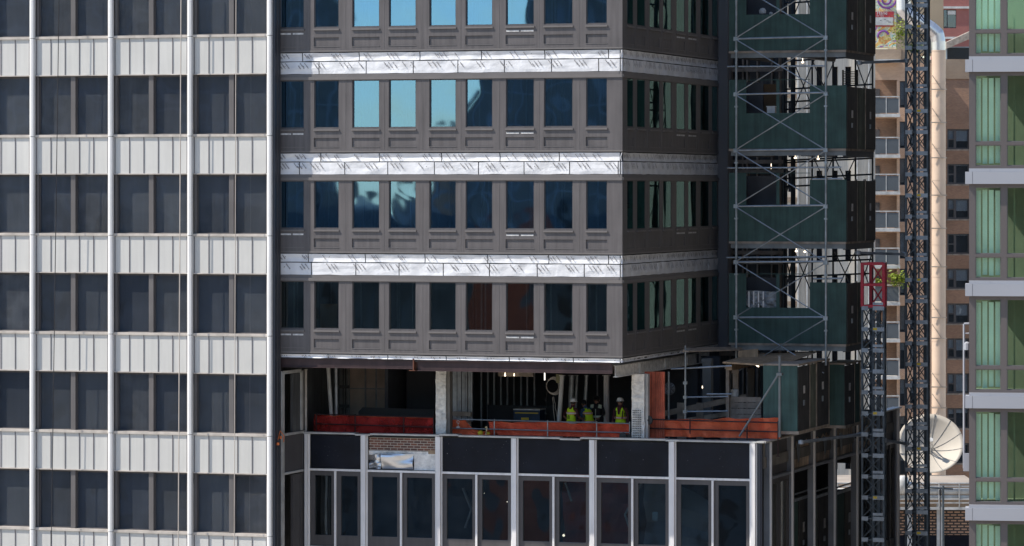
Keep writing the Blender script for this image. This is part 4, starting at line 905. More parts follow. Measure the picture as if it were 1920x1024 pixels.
# rear dark scaffold seen through the gaps
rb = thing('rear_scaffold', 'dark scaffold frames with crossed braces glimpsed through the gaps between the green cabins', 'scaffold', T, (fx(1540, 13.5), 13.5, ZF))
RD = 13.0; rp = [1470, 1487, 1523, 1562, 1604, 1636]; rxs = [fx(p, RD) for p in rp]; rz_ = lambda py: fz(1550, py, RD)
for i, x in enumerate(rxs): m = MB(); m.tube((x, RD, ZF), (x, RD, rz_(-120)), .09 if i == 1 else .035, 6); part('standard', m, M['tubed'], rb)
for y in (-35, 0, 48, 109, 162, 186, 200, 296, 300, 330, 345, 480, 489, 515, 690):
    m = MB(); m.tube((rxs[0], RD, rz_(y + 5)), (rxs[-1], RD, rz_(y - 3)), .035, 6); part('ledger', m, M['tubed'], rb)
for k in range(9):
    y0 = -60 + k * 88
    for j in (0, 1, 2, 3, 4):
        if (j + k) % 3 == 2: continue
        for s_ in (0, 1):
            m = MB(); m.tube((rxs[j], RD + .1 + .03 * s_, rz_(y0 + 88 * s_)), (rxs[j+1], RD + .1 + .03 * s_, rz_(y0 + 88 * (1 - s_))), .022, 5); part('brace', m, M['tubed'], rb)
for (px, py, lab) in ((1505, 117, 'just under the topmost green cabin'), (1491, 296, 'left of two under the second green cabin'), (1534, 298, 'right of two under the second green cabin'), (1446, 315, 'lower left one, below the second green cabin'), (1493, 471, 'left of two under the third green cabin'), (1509, 472, 'right of two under the third green cabin')):
    a = T.front(px, py, HD + 1); m = MB(); m.lathe([(.01, -.03), (.04, -.02), (.045, .01), (.02, .03)], (a[0], HD + 1, a[1]), 8); m.tube((a[0], HD + 1, a[1] + .05), (a[0], HD + 1, a[1] + .15), .01, 5); solo('site_lamp', m, M['lamp'], 'lit site lamp, ' + lab, 'lamp', T, (a[0], HD + 1, a[1]), 'lit lamps under the cabins')
# louvred unit seen through gap
m = MB(); d = 12.2; a, b = fx(1579, d), fx(1608, d)
for i in range(9): z = fz(1590, 134 + i * 3.1, d); m.box(a + .04, b - .04, d, d + .05, z - .025, z)
m.box(a, a + .04, d - .01, d + .1, fz(1590, 160, d), fz(1590, 131, d)); m.box(b - .04, b, d - .01, d + .1, fz(1590, 160, d), fz(1590, 131, d)); solo('louvre', m, M['blackp'], 'dark louvred grille in the gap between the top two cabins', 'grille', T, (a, d, fz(1590, 160, d)))

# cabins standing on the podium roof, and lower ones inside the side bays
def lowcab(px0, px1, d0, y0, y1, doors, label, xside=None):
    x0, x1 = fx(px0, d0), fx(px1, d0); z0, z1 = fz(px1, y1, d0), fz(px1, y0, d0)
    t = thing('hoist_gate_cabin', label, 'plywood cabin', T, (x0, d0, z0), 'green cabins at podium level')
    far = T.side(doors[-1][1], HY, x1)[0]
    m = MB(); m.box(x0, x1, d0, d0 + .04, z0, z1); m.box(x0 + .6, x0 + .62, d0 - .01, d0 - .001, z0, z1); part('front_panel', m, M['green'], t)
    MH = lambda s, tt, z: (x1 - tt, s, z)
    for p0, p1, kind in doors:
        s0, s1 = T.side(p0, HY, x1)[0], T.side(p1, HY, x1)[0]
        m = MB(MH); m.box(s0 + .02, s1 - .02, -.02 if kind == 'd' else 0, .05, z0, z1 - .05)
        dd_ = part('hoist_door' if kind == 'd' else 'wall_board', m, M['door'] if kind == 'd' else (M['green'] if kind == 'g' else M['green2']), t)
        if kind == 'd':
            c = (s0 + s1) / 2; zz = z0 + (z1 - z0) * .56
            m = MB(MH); m.box(c - .12, c + .12, -.03, -.021, zz, zz + .26); part('sticker', m, M['label'], dd_)
            m = MB(MH); m.box(c - .14, c + .02, -.05, -.021, zz - .4, zz - .22); part('latch', m, M['tubem'], dd_)
        m = MB(MH); m.box(s1 - .02, s1 + .015, -.04, .06, z0, z1); part('door_post', m, M['timber'], t)
    m = MB(); m.box(x0, x1 + .06, d0 - .05, far, z1, z1 + .06); part('roof', m, M['timber'], t)
    m = MB(); m.box(x0, x1 + .05, d0 - .02, far, z0 - .1, z0); part('sill_beam', m, M['timber'], t)
    return t
lowcab(1431, 1495, 3.6, 686, 809, [(1496, 1517, 'd'), (1518, 1530, 'b'), (1530, 1553, 'd')], 'large green cabin with two black doors on the podium roof behind the pale braced tube')
lowcab(1545, 1583, 9.5, 684, 798, [(1583, 1601, 'd'), (1602, 1612, 'g')], 'smaller green cabin at the right end of the podium roof')
def bay(p0, p1, doors, y0, label):            # cabins inside the lower storey of the podium side
    X = pc - .35; s = lambda p: T.side(p, HY, X)[0]; MH = lambda a, tt, z: (X - tt, a, z)
    t = thing('hoist_gate_cabin', label, 'plywood cabin', T, (X, s(p0), pz(1180)), 'green cabins at podium level')
    z0, z1 = pz(1140), T.side((p0 + p1) / 2, y0, X)[1]
    for a, b, kind in doors:
        m = MB(MH); m.box(s(a) + .02, s(b) - .02, -.02 if kind == 'd' else 0, .05, z0, z1); dd_ = part('hoist_door' if kind == 'd' else 'wall_board', m, M['door'] if kind == 'd' else (M['green'] if kind == 'g' else M['green2']), t)
        if kind == 'd':
            c = (s(a) + s(b)) / 2; m = MB(MH); m.box(c - .14, c + .14, -.03, -.021, z1 - 1.15, z1 - .8); part('sticker', m, M['label'], dd_)
            m = MB(MH); m.box(c - .16, c + .02, -.05, -.021, z1 - 1.6, z1 - 1.42); part('latch', m, M['tubem'], dd_)
    m = MB(MH); m.box(s(p0), s(p1), -.05, .1, z1, z1 + .1); m.tube((s(p0), .0, z1 + .25), (s(p1), .0, z1 + .25), .03); part('head_rail', m, M['tubem'], t)
bay(1486, 1516, [(1486, 1496, 'g'), (1497, 1515, 'd')], 937, 'green and black gate in the first open side bay right of the podium corner')
bay(1518, 1556, [(1518, 1533, 'b'), (1534, 1556, 'd')], 932, 'worn brown green gate in the middle side bay of the podium')
bay(1566, 1604, [(1566, 1583, 'g'), (1583, 1600, 'd')], 922, 'dark green gate in the far side bay, beside the red topped mast')

m = MB(); d = 15; m.box(fx(1290, d), fx(1474, d), d, d + .2, ZF - 3, 12); rw = solo('dark_rear_wall', m, M['dim'], 'dim wall behind the left half of the green cabins', 'wall', T, (fx(1352, d), d, ZF - 3))
m = MB()
for p in (1372, 1395, 1403, 1422, 1449, 1463): m.box(fx(p, d), fx(p + 3, d), d - .3, d - .01, ZF - 2.9, 11.9)
for y in (128, 300, 318, 470, 488, 660): m.box(fx(1353, d), fx(1473, d), d - .35, d - .305, fz(1420, y + 7, d), fz(1420, y, d))
part('framing', m, M['timber'], rw)
m = MB(lambda s, t, z: (pc - t, s, z))
# ================================================================ HOIST MASTS
def mast(label, px0, px1, d, ytop, ybot, step, base_mat, redtop=None, extra=()):
    x0, x1 = fx(px0, d), fx(px1, d); wd = x1 - x0; dp = wd * .95; z1, z0 = fz(px0, ytop, d), fz(px0, ybot, d)
    t = thing('hoist_mast', label, 'lattice mast', T, ((x0 + x1) / 2, d, z0), 'lattice hoist masts')
    r = .035; cor = [(x0 + r, d), (x1 - r, d), (x0 + r + .12, d + dp), (x1 - r - .12, d + dp)]
    zr = fz(px0, redtop, d) if redtop else z1
    for (x, y) in cor: m = MB(); m.bar((x, y, z0), (x, y, zr), .07); part('chord', m, M['mast'], t)
    for u, v, w_ in extra:
        x = x0 + wd * u; m = MB(); m.bar((x, d + dp * v, z0), (x, d + dp * v, zr), w_); part('rack', m, M['mast'], t)
    k = 0; z = zr
    while z > z0 + .1:
        zn = z - step; m = MB()
        for (a, b) in ((0, 1), (2, 3), (0, 2), (1, 3)):
            A, B = cor[a], cor[b]; m.bar((*A, z - .05), (*B, z - .05), .05); m.bar((*A, z), (*B, zn), .03); m.bar((*A, zn), (*B, z), .03)
        sx = part('lattice_section', m, M['mast'], t)
        m = MB(); m.box(x0 + .02, x0 + wd * .3, d - .05, d - .03, z - .12, z + .02); m.box(x0 + wd * .5, x1 - .02, d - .05, d - .03, z - .12, z + .02)
        if k % 2 == 0: m.box(x0 + wd * .5, x1 - .05, d - .05, d - .03, z + .06, z + .15)
        part('splice_band', m, M['mastl'], sx)
        if k % 4 == 1: m = MB(); m.box(x0 + wd * .52, x0 + wd * .68, d - .06, d - .051, z - .08, z + .0); part('marker', m, M['yel'], sx)
        z = zn; k += 1
    if redtop:
        m = MB()
        for (x, y) in cor: m.bar((x, y, zr), (x, y, z1), .10)
        for zz in (z1 - .03, (z1 + zr) / 2, zr + .02):
            for (a, b) in ((0, 1), (2, 3), (0, 2), (1, 3)): m.bar((*cor[a], zz), (*cor[b], zz), .09)
        for zz, zy in ((z1, (z1 + zr) / 2), ((z1 + zr) / 2, zr)):
            m.bar((*cor[2], zz), (*cor[3], zy), .05); m.bar((*cor[2], zy), (*cor[3], zz), .05)
        part('red_top_section', m, M['red'], t)
    return t, cor
mast('shorter lattice mast with a red top section, right of the green cabins', 1615, 1659, 8.2, 493, 1180, .72, 'mast', 575, ((.45, .3, .09), (.62, .6, .12)))
mast('taller dark lattice mast in front of the brown brick apartment tower', 1697, 1741, 11, -150, 1180, .735, 'mast', None, ((.4, .2, .05), (.55, .2, .05), (.68, .9, .07), (.28, .8, .07)))
for p0, p1, d0, d1, lab in (((1611, 118), (1699, 114), 9, 11, 'tie arm from the top cabin to the tall mast'), ((1609, 474), (1697, 477), 9, 11, 'tie arm just above the red mast top'), ((1502, 829), (1612, 815), 3.5, 8.4, 'long round tie from the torn side wall to the red topped mast'), ((1658, 826), (1699, 832), 8.8, 11, 'short tie between the two masts beside the satellite dish')):
    a, b = T.front(*p0, d0), T.front(*p1, d1); m = MB(); A, B = Vector((a[0], d0, a[1])), Vector((b[0], d1, b[1])); m.bar(A, B, .11, .09)
    for e in (A, B): m.lathe([(.02, -.08), (.1, -.06), (.1, .06), (.02, .08)], e, 10)
    solo('mast_tie', m, M['mastl'], lab, 'tie', T, tuple(A), 'ties holding the masts')

# ================================================================ ROPES IN FRONT OF THE LEFT BLOCK
for p0, p1, r, mt, lab in ((112, 95, .014, 'ropeb', 'thin black rope hanging in front of the second bay of the white mullioned block'), (340, 334, .018, 'rope', 'thick pale rope hanging before the third mullion pair of the white mullioned block'), (443, 439, .014, 'rope', 'thin pale rope hanging before the last bay of the white mullioned block')):
    a, b = fx(p0, -1.0), fx(p1, -1.0); m = MB(); z0, z1 = fz(p0, 1100, -1), fz(p0, -100, -1)
    m.path([(a + (b - a) * i / 16 + .01 * noise.noise(Vector((i, p0, 0))), -1.0, z1 + (z0 - z1) * i / 16) for i in range(17)], r, 6)
    m.lathe([(.01, 0), (.05, .05), (.05, .15), (.01, .2)], (b, -1.0, z0 - .2), 8)
    solo('safety_rope', m, M[mt], lab, 'rope', T, (b, -1, z0), 'ropes hanging down the left block')

# ================================================================ GREEN GLASS BUILDING, RIGHT
gq = G.Y(1817) / F
gz_ = lambda py: (HY - py) * gq
Gb = thing('glass_building', 'green glazed building with silver ledges and taupe frames, cut off by the right edge', 'building', G, (0, 0, GZ))
gx = lambda px: G.front(px, HY, 0)[0]
GXW = [(gx(1829), gx(1877)), (gx(1888), gx(1955)), (gx(1966), gx(2033)), (gx(2044), gx(2111))]
ge = gx(2150)
for k in range(-1, 6):
    o_ = 210 * k; Z = lambda y: gz_(y + o_)
    holes = [(a, b, Z(266), Z(141)) for a, b in GXW] + [(a, b, Z(311), Z(272)) for a, b in GXW]
    m = MB(); m.wall(0, ge, Z(317), Z(134), 0, holes, .08); part('facade_panel', m, M['gframe'], Gb)
    m = MB(lambda s, t, z: (t, s, z)); m.box(0.01, 1.2, 0, .05, Z(317), Z(134)); part('end_wall', m, M['gframe'], Gb)
    m = MB(); m.box(-.10, ge, -.14, .5, Z(345) + .0, Z(322)); part('ledge', m, M['gledge'], Gb)
    m = MB(); m.box(.0, ge, -.085, .4, Z(322) + .002, Z(316)); m.box(gx(1855), gx(1856), -.09, -.086, Z(321), Z(317)); part('ledge_flashing', m, M['gledge'], Gb)
    m = MB(); m.box(gx(1823.5) - .004, gx(1823.5) + .004, -.143, -.1405, Z(345), Z(322)); part('ledge_joint', m, M['dkframe'], Gb)
    for i, (a, b) in enumerate(GXW):
        for y0, y1 in ((266, 141), (311, 272)):
            m = MB(); m.wall(a + .001, b - .001, Z(y0), Z(y1), .04, [(a + .02, b - .02, Z(y0) + .02, Z(y1) - .02)], .04); wn = part('window', m, M['bronze_edge'], Gb)
            m = MB(); m.box(a + .02, b - .02, .07, .08, Z(y0) + .02, Z(y1) - .02); part('pane', m, M['g_green'], wn)
        if i == 0:
            m = MB(); n = 4; rnd = random.Random(k)
            for j in range(n):
                u = a + (b - a) * (j + .08) / n; v = a + (b - a) * (j + .82) / n; m.box(u, v, .22 + .04 * (j % 2), .25 + .04 * (j % 2), Z(309) + rnd.uniform(0, .06), Z(145 + rnd.uniform(0, 3)))
            part('vertical_slat', m, M['gstrip'], Gb)
    m = MB(); m.box(.1, ge, 1.8, 1.9, Z(317), Z(134)); m.box(.1, ge, .3, 1.8, Z(318), Z(314)); m.box(gx(1900), gx(1903), .6, .66, Z(314), Z(136)); part('interior_wall', m, M['gback'], Gb)
m = MB(); m.box(.05, ge + 30, .5, 70, GZ, gz_(134 + 210 * 6)); m.box(.05, ge + 30, .5, 70, gz_(-215), 20); m.box(.06, ge + 30, 2.0, 70, gz_(1350), gz_(-210)); m.box(ge, ge + 30, .1, 2.0, gz_(1350), gz_(-210)); part('core', m, M['sky_block'], Gb)  # unseen depth and height added to block sky from the tower side
t = thing('vent_pipe_frame', 'thin silver pipe and bracket running down beside the green glazed building', 'pipe', G, (-.1, .3, gz_(890)))
m = MB(); x = gx(1807); m.tube((x, .3, gz_(880)), (x, .3, gz_(608)), .03); m.tube((x, .3, gz_(608)), (x + .3, .3, gz_(607)), .03); m.tube((x, .3, gz_(626)), (x + .3, .3, gz_(626)), .02); part('pipe', m, M['gledge'], t)
m = MB(); m.lathe([(.03, -.1), (.09, -.1), (.09, .08), (.03, .12)], (x + .08, .3, gz_(650)), 10); part('lamp_body', m, M['gledge'], t); m = MB(); m.box(x - .02, x + .2, .25, .45, gz_(885), gz_(852)); part('bracket_box', m, M['gledge'], t)

# ================================================================ BACKGROUND BEYOND THE MASTS
def wz(px, py, Y): return ((px - HX) / F * Y, (HY - py) / F * Y)
def rect(m, Y, p0, p1, y0, y1, th=.3): a, b = wz(p0, y1, Y), wz(p1, y0, Y); m.box(a[0], b[0], Y, Y + th, a[1], b[1]); return m
Y = 300.0
Ab = thing('apartment_block', 'brown brick apartment tower with a column of glass railed balconies, behind the masts', 'building', W, (31, 303, GZ))
def wallpx(m, Y, p0, p1, y0, y1, holes, dep): 
    a, b = wz(p0, y1, Y), wz(p1, y0, Y)
    hs = [(wz(h[0], h[3], Y)[0], wz(h[1], h[3], Y)[0], wz(0, h[3], Y)[1], wz(0, h[2], Y)[1]) for h in holes]
    m.wall(a[0], b[0], a[1], b[1], Y, hs, dep); return m
flo = [214 + (0 if k == 0 else 0) for k in range(0)]
bal = [(-40 + 0, 0)]; bys = [112, 214, 290, 359, 428, 497, 566, 635, 704, 773, 842, 911, 980]   # slab lines
holesB = []; wins = []
for k in range(len(bys) - 1):
    t_, b_ = bys[k] + 8, bys[k+1]
    if k > 0 or True: holesB.append((1640, 1682, t_ + (30 if k == 0 else 0), b_))
    wins.append((1687, 1697.5, b_ - 62, b_ - 12)); wins.append((1706, 1719, b_ - 60, b_ - 16)); wins.append((1731, 1744, b_ - 60, b_ - 16))
m = MB(); wallpx(m, Y, 1632, 1751, 118, 1010, holesB + wins, .35); part('front_wall', m, M['brown'], Ab)
m = MB(); a, b = wz(1632, 118, Y), wz(1690, 92, Y); m.box(a[0], b[0], Y, Y + 10, a[1] + .01, b[1]); a2, b2 = wz(1690, 118, Y), wz(1751, 100, Y); m.prism([(b[0] + .01, a[1] + .01), (b2[0], a[1] + .01), (b2[0], wz(0, 116, Y)[1]), (b[0] + .01, b[1])], Y + .05, Y + 9); part('parapet', m, M['tanb'], Ab)
m = MB(); m.box(wz(1630, 0, Y)[0], wz(1684, 0, Y)[0], Y + 1.6, Y + 1.8, wz(0, 1010, Y)[1], wz(0, 118, Y)[1]); part('balcony_back_wall', m, M['brownd'], Ab)
m = MB(); m.box(wz(1684, 0, Y)[0], wz(1751, 0, Y)[0], Y + .36, Y + .5, wz(0, 1010, Y)[1], wz(0, 119, Y)[1]); part('inner_wall', m, M['dark'], Ab)
for i, (p0, p1, y0, y1) in enumerate(wins):
    m = MB(); a, b = wz(p0, y1, Y), wz(p1, y0, Y); m.wall(a[0], b[0], a[1], b[1], Y + .15, [(a[0] + .06, b[0] - .06, a[1] + .06, b[1] - .06)], .06); wn = part('window', m, M['dkframe'], Ab)
    m = MB(); m.box(a[0] + .06, b[0] - .06, Y + .2, Y + .21, a[1] + .06, b[1] - .06); part('pane', m, M['g_far'], wn)
    hgt = b[1] - a[1]; fr2 = random.choice((.3, .55, .9)) ; m = MB(); m.box(a[0] + .07, b[0] - .07, Y + .24, Y + .26, b[1] - hgt * fr2, b[1] - .07); part('blind', m, M['dryw'] if random.random() < .4 else M['cap'], wn)
for k in range(len(bys)):
    y = bys[k]
    m = MB(); rectb = (wz(1632, y + 6, Y), wz(1685, y, Y)); m.box(rectb[0][0], rectb[1][0], Y - 1.2, Y + 1.6, rectb[0][1], rectb[1][1]); sl2 = part('balcony_slab', m, M['cap'], Ab)
    if k == 0: continue
    m = MB(); 
    for p in (1632, 1659, 1683): x = wz(p, 0, Y)[0]; m.box(x - .03, x + .03, Y - 1.15, Y - 1.09, wz(0, y, Y)[1], wz(0, y - 32, Y)[1])
    m.box(wz(1632, 0, Y)[0], wz(1684, 0, Y)[0], Y - 1.16, Y - 1.08, wz(0, y - 31, Y)[1], wz(0, y - 33, Y)[1]); m.box(wz(1683, 0, Y)[0], wz(1684, 0, Y)[0], Y - 1.07, Y, wz(0, y - 31, Y)[1], wz(0, y - 33, Y)[1]); part('balcony_rail', m, M['cap'], Ab)
    m = MB(); m.box(wz(1632.5, 0, Y)[0], wz(1682.5, 0, Y)[0], Y - 1.13, Y - 1.11, wz(0, y - 1.5, Y)[1], wz(0, y - 29, Y)[1]); part('balcony_glass', m, M['g_balc'], Ab)
    m = MB(); m.box(wz(1645, 0, Y)[0], wz(1653, 0, Y)[0], Y + 1.5, Y + 1.59, wz(0, y, Y)[1], wz(0, y - 48, Y)[1]); part('balcony_door', m, M['dkframe'], Ab)
m = MB(); m.box(wz(1629, 0, Y)[0], wz(1751, 0, Y)[0], Y + 2, Y + 12, GZ, wz(0, 119, Y)[1]); part('core', m, M['brownd'], Ab)
def leaves(name, label, c, rx, rz2, n, mt, size, fr=W, seed=1):
    r_ = random.Random(seed); t = thing(name, label, 'plant', fr, (c[0], c[1], c[2] - rz2)); m = MB()
    for _ in range(n):
        u, v, w_ = r_.gauss(0, .42), r_.gauss(0, .42), r_.gauss(0, .42); p = Vector((c[0] + u * rx, c[1] + v * rx * .6, c[2] + w_ * rz2)); s_ = size * r_.uniform(.6, 1.3)
        q_ = Matrix.Rotation(r_.uniform(0, 6.3), 3, 'Z') @ Matrix.Rotation(r_.uniform(-1.2, 1.2), 3, 'X')
        m.face(p, p + q_ @ Vector((s_, s_ * .3, 0)), p + q_ @ Vector((s_ * 1.4, s_, 0)), p + q_ @ Vector((s_ * .2, s_ * .8, 0)))
    part('foliage', m, mt, t); m = MB()
    for i in range(5): m.tube((c[0] + (i - 2) * rx * .1, c[1], c[2] - rz2), (c[0] + (i - 2) * rx * .3, c[1], c[2] + rz2 * .4), size * .12, 5)
    part('stem', m, M['timber'], t); return t
lf = mat('yellow_green_leaves', (.24, .30, .035), .6, 0, .5, 2); lf2 = mat('mid_green_leaves', (.09, .16, .03), .6, 0, .5, 2)
a = wz(1684, 524, Y - 1.5); leaves('balcony_plant', 'bushy yellow green plant spilling over a balcony between the two masts', (a[0], Y - 1.6, a[1]), .8, .6, 420, lf, .16)
a = wz(1646, 528, Y - 1.5); leaves('balcony_plant', 'small yellow flowering plant seen through the red mast section', (a[0], Y - 1.6, a[1]), .35, .2, 160, lf, .12, seed=3)
# recessed wing at the right with pairs of windows
Y = 310.0
Ac = thing('apartment_wing', 'darker brown brick wing between the silver duct and the green glazed building', 'building', W, (36, 313, GZ))
ws = [(1776, 1817, 242 + 65.4 * k, 280 + 65.4 * k) for k in range(12)]
m = MB(); wallpx(m, Y, 1751, 1830, 111, 1040, ws, .4); part('front_wall', m, M['brownd'], Ac)
m = MB(); rect(m, Y - .1, 1768, 1830, 111, 148, .1); part('upper_band', m, M['tanb'], Ac)
m = MB(); rect(m, Y - 1.5, 1745, 1752, 112, 1040, 1.4); part('gap_shade_strip', m, M['dim'], Ac)  # solid dark strip painted in for the dark gap beside the duct
m = MB(); m.box(wz(1752, 0, Y)[0], wz(1830, 0, Y)[0], Y + .41, Y + 10, GZ, wz(0, 112, Y)[1]); part('core', m, M['dark'], Ac)
for i, (p0, p1, y0, y1) in enumerate(ws):
    a, b = wz(p0, y1, Y), wz(p1, y0, Y); xm = a[0] + (b[0] - a[0]) * .36
    m = MB(); m.wall(a[0], b[0], a[1], b[1], Y + .1, [(a[0] + .12, xm - .1, a[1] + .15, b[1] - .12), (xm + .1, b[0] - .1, a[1] + .12, b[1] - .1)], .06); m.box(a[0] + .12, xm - .1, Y + .1, Y + .14, a[1] + .75, a[1] + .85); wn = part('window', m, M['dkframe'], Ac)
    m = MB(); m.box(a[0] + .12, b[0] - .1, Y + .17, Y + .18, a[1] + .12, b[1] - .1); part('pane', m, M['g_far'], wn)
    m = MB(); f1, f2 = random.choice(((.5, .95), (.5, .9), (.3, .25), (.05, .1), (.5, .6)))
    m.box(a[0] + .13, xm - .1, Y + .24, Y + .26, b[1] - (b[1] - a[1]) * f1, b[1] - .12); m.box(xm + .1, b[0] - .1, Y + .24, Y + .26, b[1] - (b[1] - a[1]) * f2, b[1] - .12); part('blind', m, M['white'], wn)
    m = MB(); m.box(a[0] - .1, b[0], Y - .05, Y + .1, a[1] - .12, a[1]); part('sill', m, M['timber'], Ac)
# roof shelter, tan tower and red brick block at the top
Y = 330.0
m = MB(); t = thing('roof_shelter', 'dark roof shelter with a sloping canopy on top of the brown wing', 'shelter', W, (wz(1795, 0, Y)[0], Y, wz(0, 111, Y)[1]))
m = MB(); a, b = wz(1774, 111, Y), wz(1830, 88, Y); m.box(a[0], b[0], Y, Y + 4, a[1], b[1]); part('glazed_wall', m, M['navy'], t)
m = MB(); P = [wz(1772, 88, Y), wz(1822, 67, Y)]; m.prism([(P[0][0], P[0][1] - .2), (P[1][0], P[1][1] - .2), (P[1][0], P[1][1] + .45), (P[0][0], P[0][1] + .35)], Y - 1, Y + 3); part('canopy', m, M['timber'], t)
m = MB(); rect(m, Y - .1, 1774, 1830, 87.5, 89.5, .09); rect(m, Y - .1, 1774, 1776, 90, 111, .09); part('frame', m, M['mastl'], t)
Y = 400.0
Rb = thing('red_brick_building', 'red brick building with one window and white ledges in the top right gap', 'building', W, (wz(1795, 0, Y)[0], Y + 3, GZ))
m = MB(); wallpx(m, Y, 1768, 1840, -120, 160, [(1769, 1793, 18, 53), (1769, 1793, -60, -25)], .5); part('wall', m, M['redb'], Rb)
m = MB(); rect(m, Y - .25, 1768, 1840, 12, 16, .24); rect(m, Y - .25, 1768, 1840, 69, 73, .24); rect(m, Y - .25, 1768, 1840, -70, -66, .24); part('white_ledge', m, M['cap'], Rb)
m = MB(); rect(m, Y + .2, 1769, 1793, 18, 53, .1); rect(m, Y + .2, 1769, 1793, -60, -25, .1); wn = part('window', m, M['dkframe'], Rb)
m = MB(); rect(m, Y + .1, 1777, 1792, 28, 51, .05); rect(m, Y + .1, 1770, 1775, 19, 50, .05); part('pane', m, M['g_far'], wn)
m = MB(); rect(m, Y + .08, 1777, 1792, 20, 27.5, .05); part('blind', m, M['cap'], wn)
m = MB(); m.box(wz(1768, 0, Y)[0], wz(1840, 0, Y)[0], Y + .6, Y + 12, GZ, wz(0, -118, Y)[1]); part('core', m, M['redb'], Rb)
Y = 360.0
m = MB(); rect(m, Y, 1680, 1769, -120, 100, 8); a = wz(1680, 100, Y)
tb = solo('tan_block', m, mat('tan_render', (.36, .29, .21), .9, 0, .15, .15), 'plain tan walled block behind the top of the tall mast', 'building', W, (a[0], Y, a[1]))
m = MB(); rect(m, Y - .3, 1681, 1690, -120, 42, .28); rect(m, Y - .3, 1744, 1746, 42, 100, .28); rect(m, Y - .3, 1681, 1769, 62, 64, .28); part('recess_shade_strip', m, M['dim'], tb)  # dark strips paint the shade of recesses on a flat wall
# mural wall and its sign
Y = 345.0
m = MB(); rect(m, Y, 1600, 1680, -120, 89, 3)
def mural():
    m_ = mat('painted_mural', (.7, .5, .3), .8, 0, .05, 1); N = m_.node_tree.nodes; L = m_.node_tree.links
    tc = [x for x in N if x.type == 'TEX_COORD'][0]; n = N.new('ShaderNodeTexNoise'); n.inputs['Scale'].default_value = .85; n.inputs['Distortion'].default_value = 2.4; n.inputs['Detail'].default_value = 3; L.new(tc.outputs['Object'], n.inputs['Vector'])
    cr = N.new('ShaderNodeValToRGB'); L.new(n.outputs['Fac'], cr.inputs[0]); e = cr.color_ramp; e.interpolation = 'EASE'
    cols = [(.30, (.60, .20, .10)), (.38, (.80, .38, .12)), (.45, (.78, .60, .22)), (.50, (.82, .76, .64)), (.55, (.30, .60, .52)), (.61, (.80, .62, .30)), (.68, (.30, .14, .42))]
    e.elements[0].position, e.elements[0].color = cols[0][0], (*cols[0][1], 1); e.elements[1].position, e.elements[1].color = cols[-1][0], (*cols[-1][1], 1)
    for p_, c_ in cols[1:-1]: x = e.elements.new(p_); x.color = (*c_, 1)
    sc_ = [x for x in N if x.type == 'VECT_MATH'][0]; L.new(cr.outputs[0], sc_.inputs[0]); return m_
a = wz(1600, 89, Y); mw = solo('mural_wall', m, mural(), 'brightly painted mural wall in orange, teal and purple left of the taller mast', 'mural', W, (a[0], Y, a[1]))
m = MB(); pur = mat('purple_paint', (.22, .08, .32), .8)
for cx, cy, r, a0, a1 in ((1663, -2, 17, 3.3, 6.1), (1656, 68, 10, .3, 3.4), (1662, 0, 8, 2.6, 6.4)):
    c_ = wz(cx, cy, Y); rr = r / F * Y; m.path([(c_[0] + rr * math.cos(a0 + (a1 - a0) * i / 12), Y - .02, c_[1] + rr * math.sin(a0 + (a1 - a0) * i / 12)) for i in range(13)], .10, 5)
part('painted_arc', m, pur, mw)
sg = thing('gallery_sign', 'red and white painted sign with white lettering on the mural wall', 'sign', W, (wz(1660, 0, Y)[0], Y - .1, wz(0, 50, Y)[1]))
m = MB(); rect(m, Y - .12, 1640, 1676, 22, 50, .06); part('board', m, mat('sign_red', (.42, .04, .05), .6), sg)
m = MB(); rect(m, Y - .14, 1641, 1675, 32.5, 47.5, .015); part('white_field', m, M['cap'], sg)
def text(s_, size, loc, mt, parent, name, rot=(math.pi / 2, 0, 0), ext=.004):
    cu = bpy.data.curves.new('t', 'FONT'); cu.body = s_; cu.size = size; cu.extrude = ext; o = bpy.data.objects.new('t', cu); C.collection.objects.link(o)
    dg = bpy.context.evaluated_depsgraph_get(); me = bpy.data.meshes.new_from_object(o.evaluated_get(dg)); bpy.data.objects.remove(o); bpy.data.curves.remove(cu)
    me.name = name; me.materials.clear(); me.materials.append(mt); R3 = Matrix.Rotation(rot[2], 4, 'Z') @ Matrix.Rotation(rot[0], 4, 'X'); me.transform(R3)
    b = BASE[parent.name]; me.transform(Matrix.Translation((loc[0] - b[0], loc[1] - b[1], loc[2] - b[2])))
    o = bpy.data.objects.new(name, me); C.collection.objects.link(o); o.parent = parent; BASE[o.name] = b; return o
a = wz(1644.5, 27.6, Y); text('Hane', .46, (a[0] - .05, Y - .13, a[1] + .0), M['label'], sg, 'lettering')
a = wz(1644.5, 31.8, Y); text('for rent', .2, (a[0] - .05, Y - .13, a[1] + .03), M['label'], sg, 'lettering')
m = MB(); c_ = wz(1662, 40, Y)
for dx, dz, w_ in ((0, 0, .2), (.15, -.1, .25), (-.2, .12, .12), (-.6, .05, .15)): m.box(c_[0] + dx, c_[0] + dx + w_, Y - .145, Y - .141, c_[1] + dz, c_[1] + dz + .05)
part('small_print', m, M['dkframe'], sg)
a = wz(1688, 62, 340); leaves('roof_shrub', 'sparse yellow green shrub in front of the mural wall, left of the tall mast', (a[0], 340, a[1]), 1.0, 1.5, 420, lf, .15, seed=7)
a = wz(1711, 90, 335); leaves('roof_shrub', 'low bright green shrub seen through the tall mast', (a[0], 335, a[1]), .8, .45, 260, lf2, .17, seed=9)
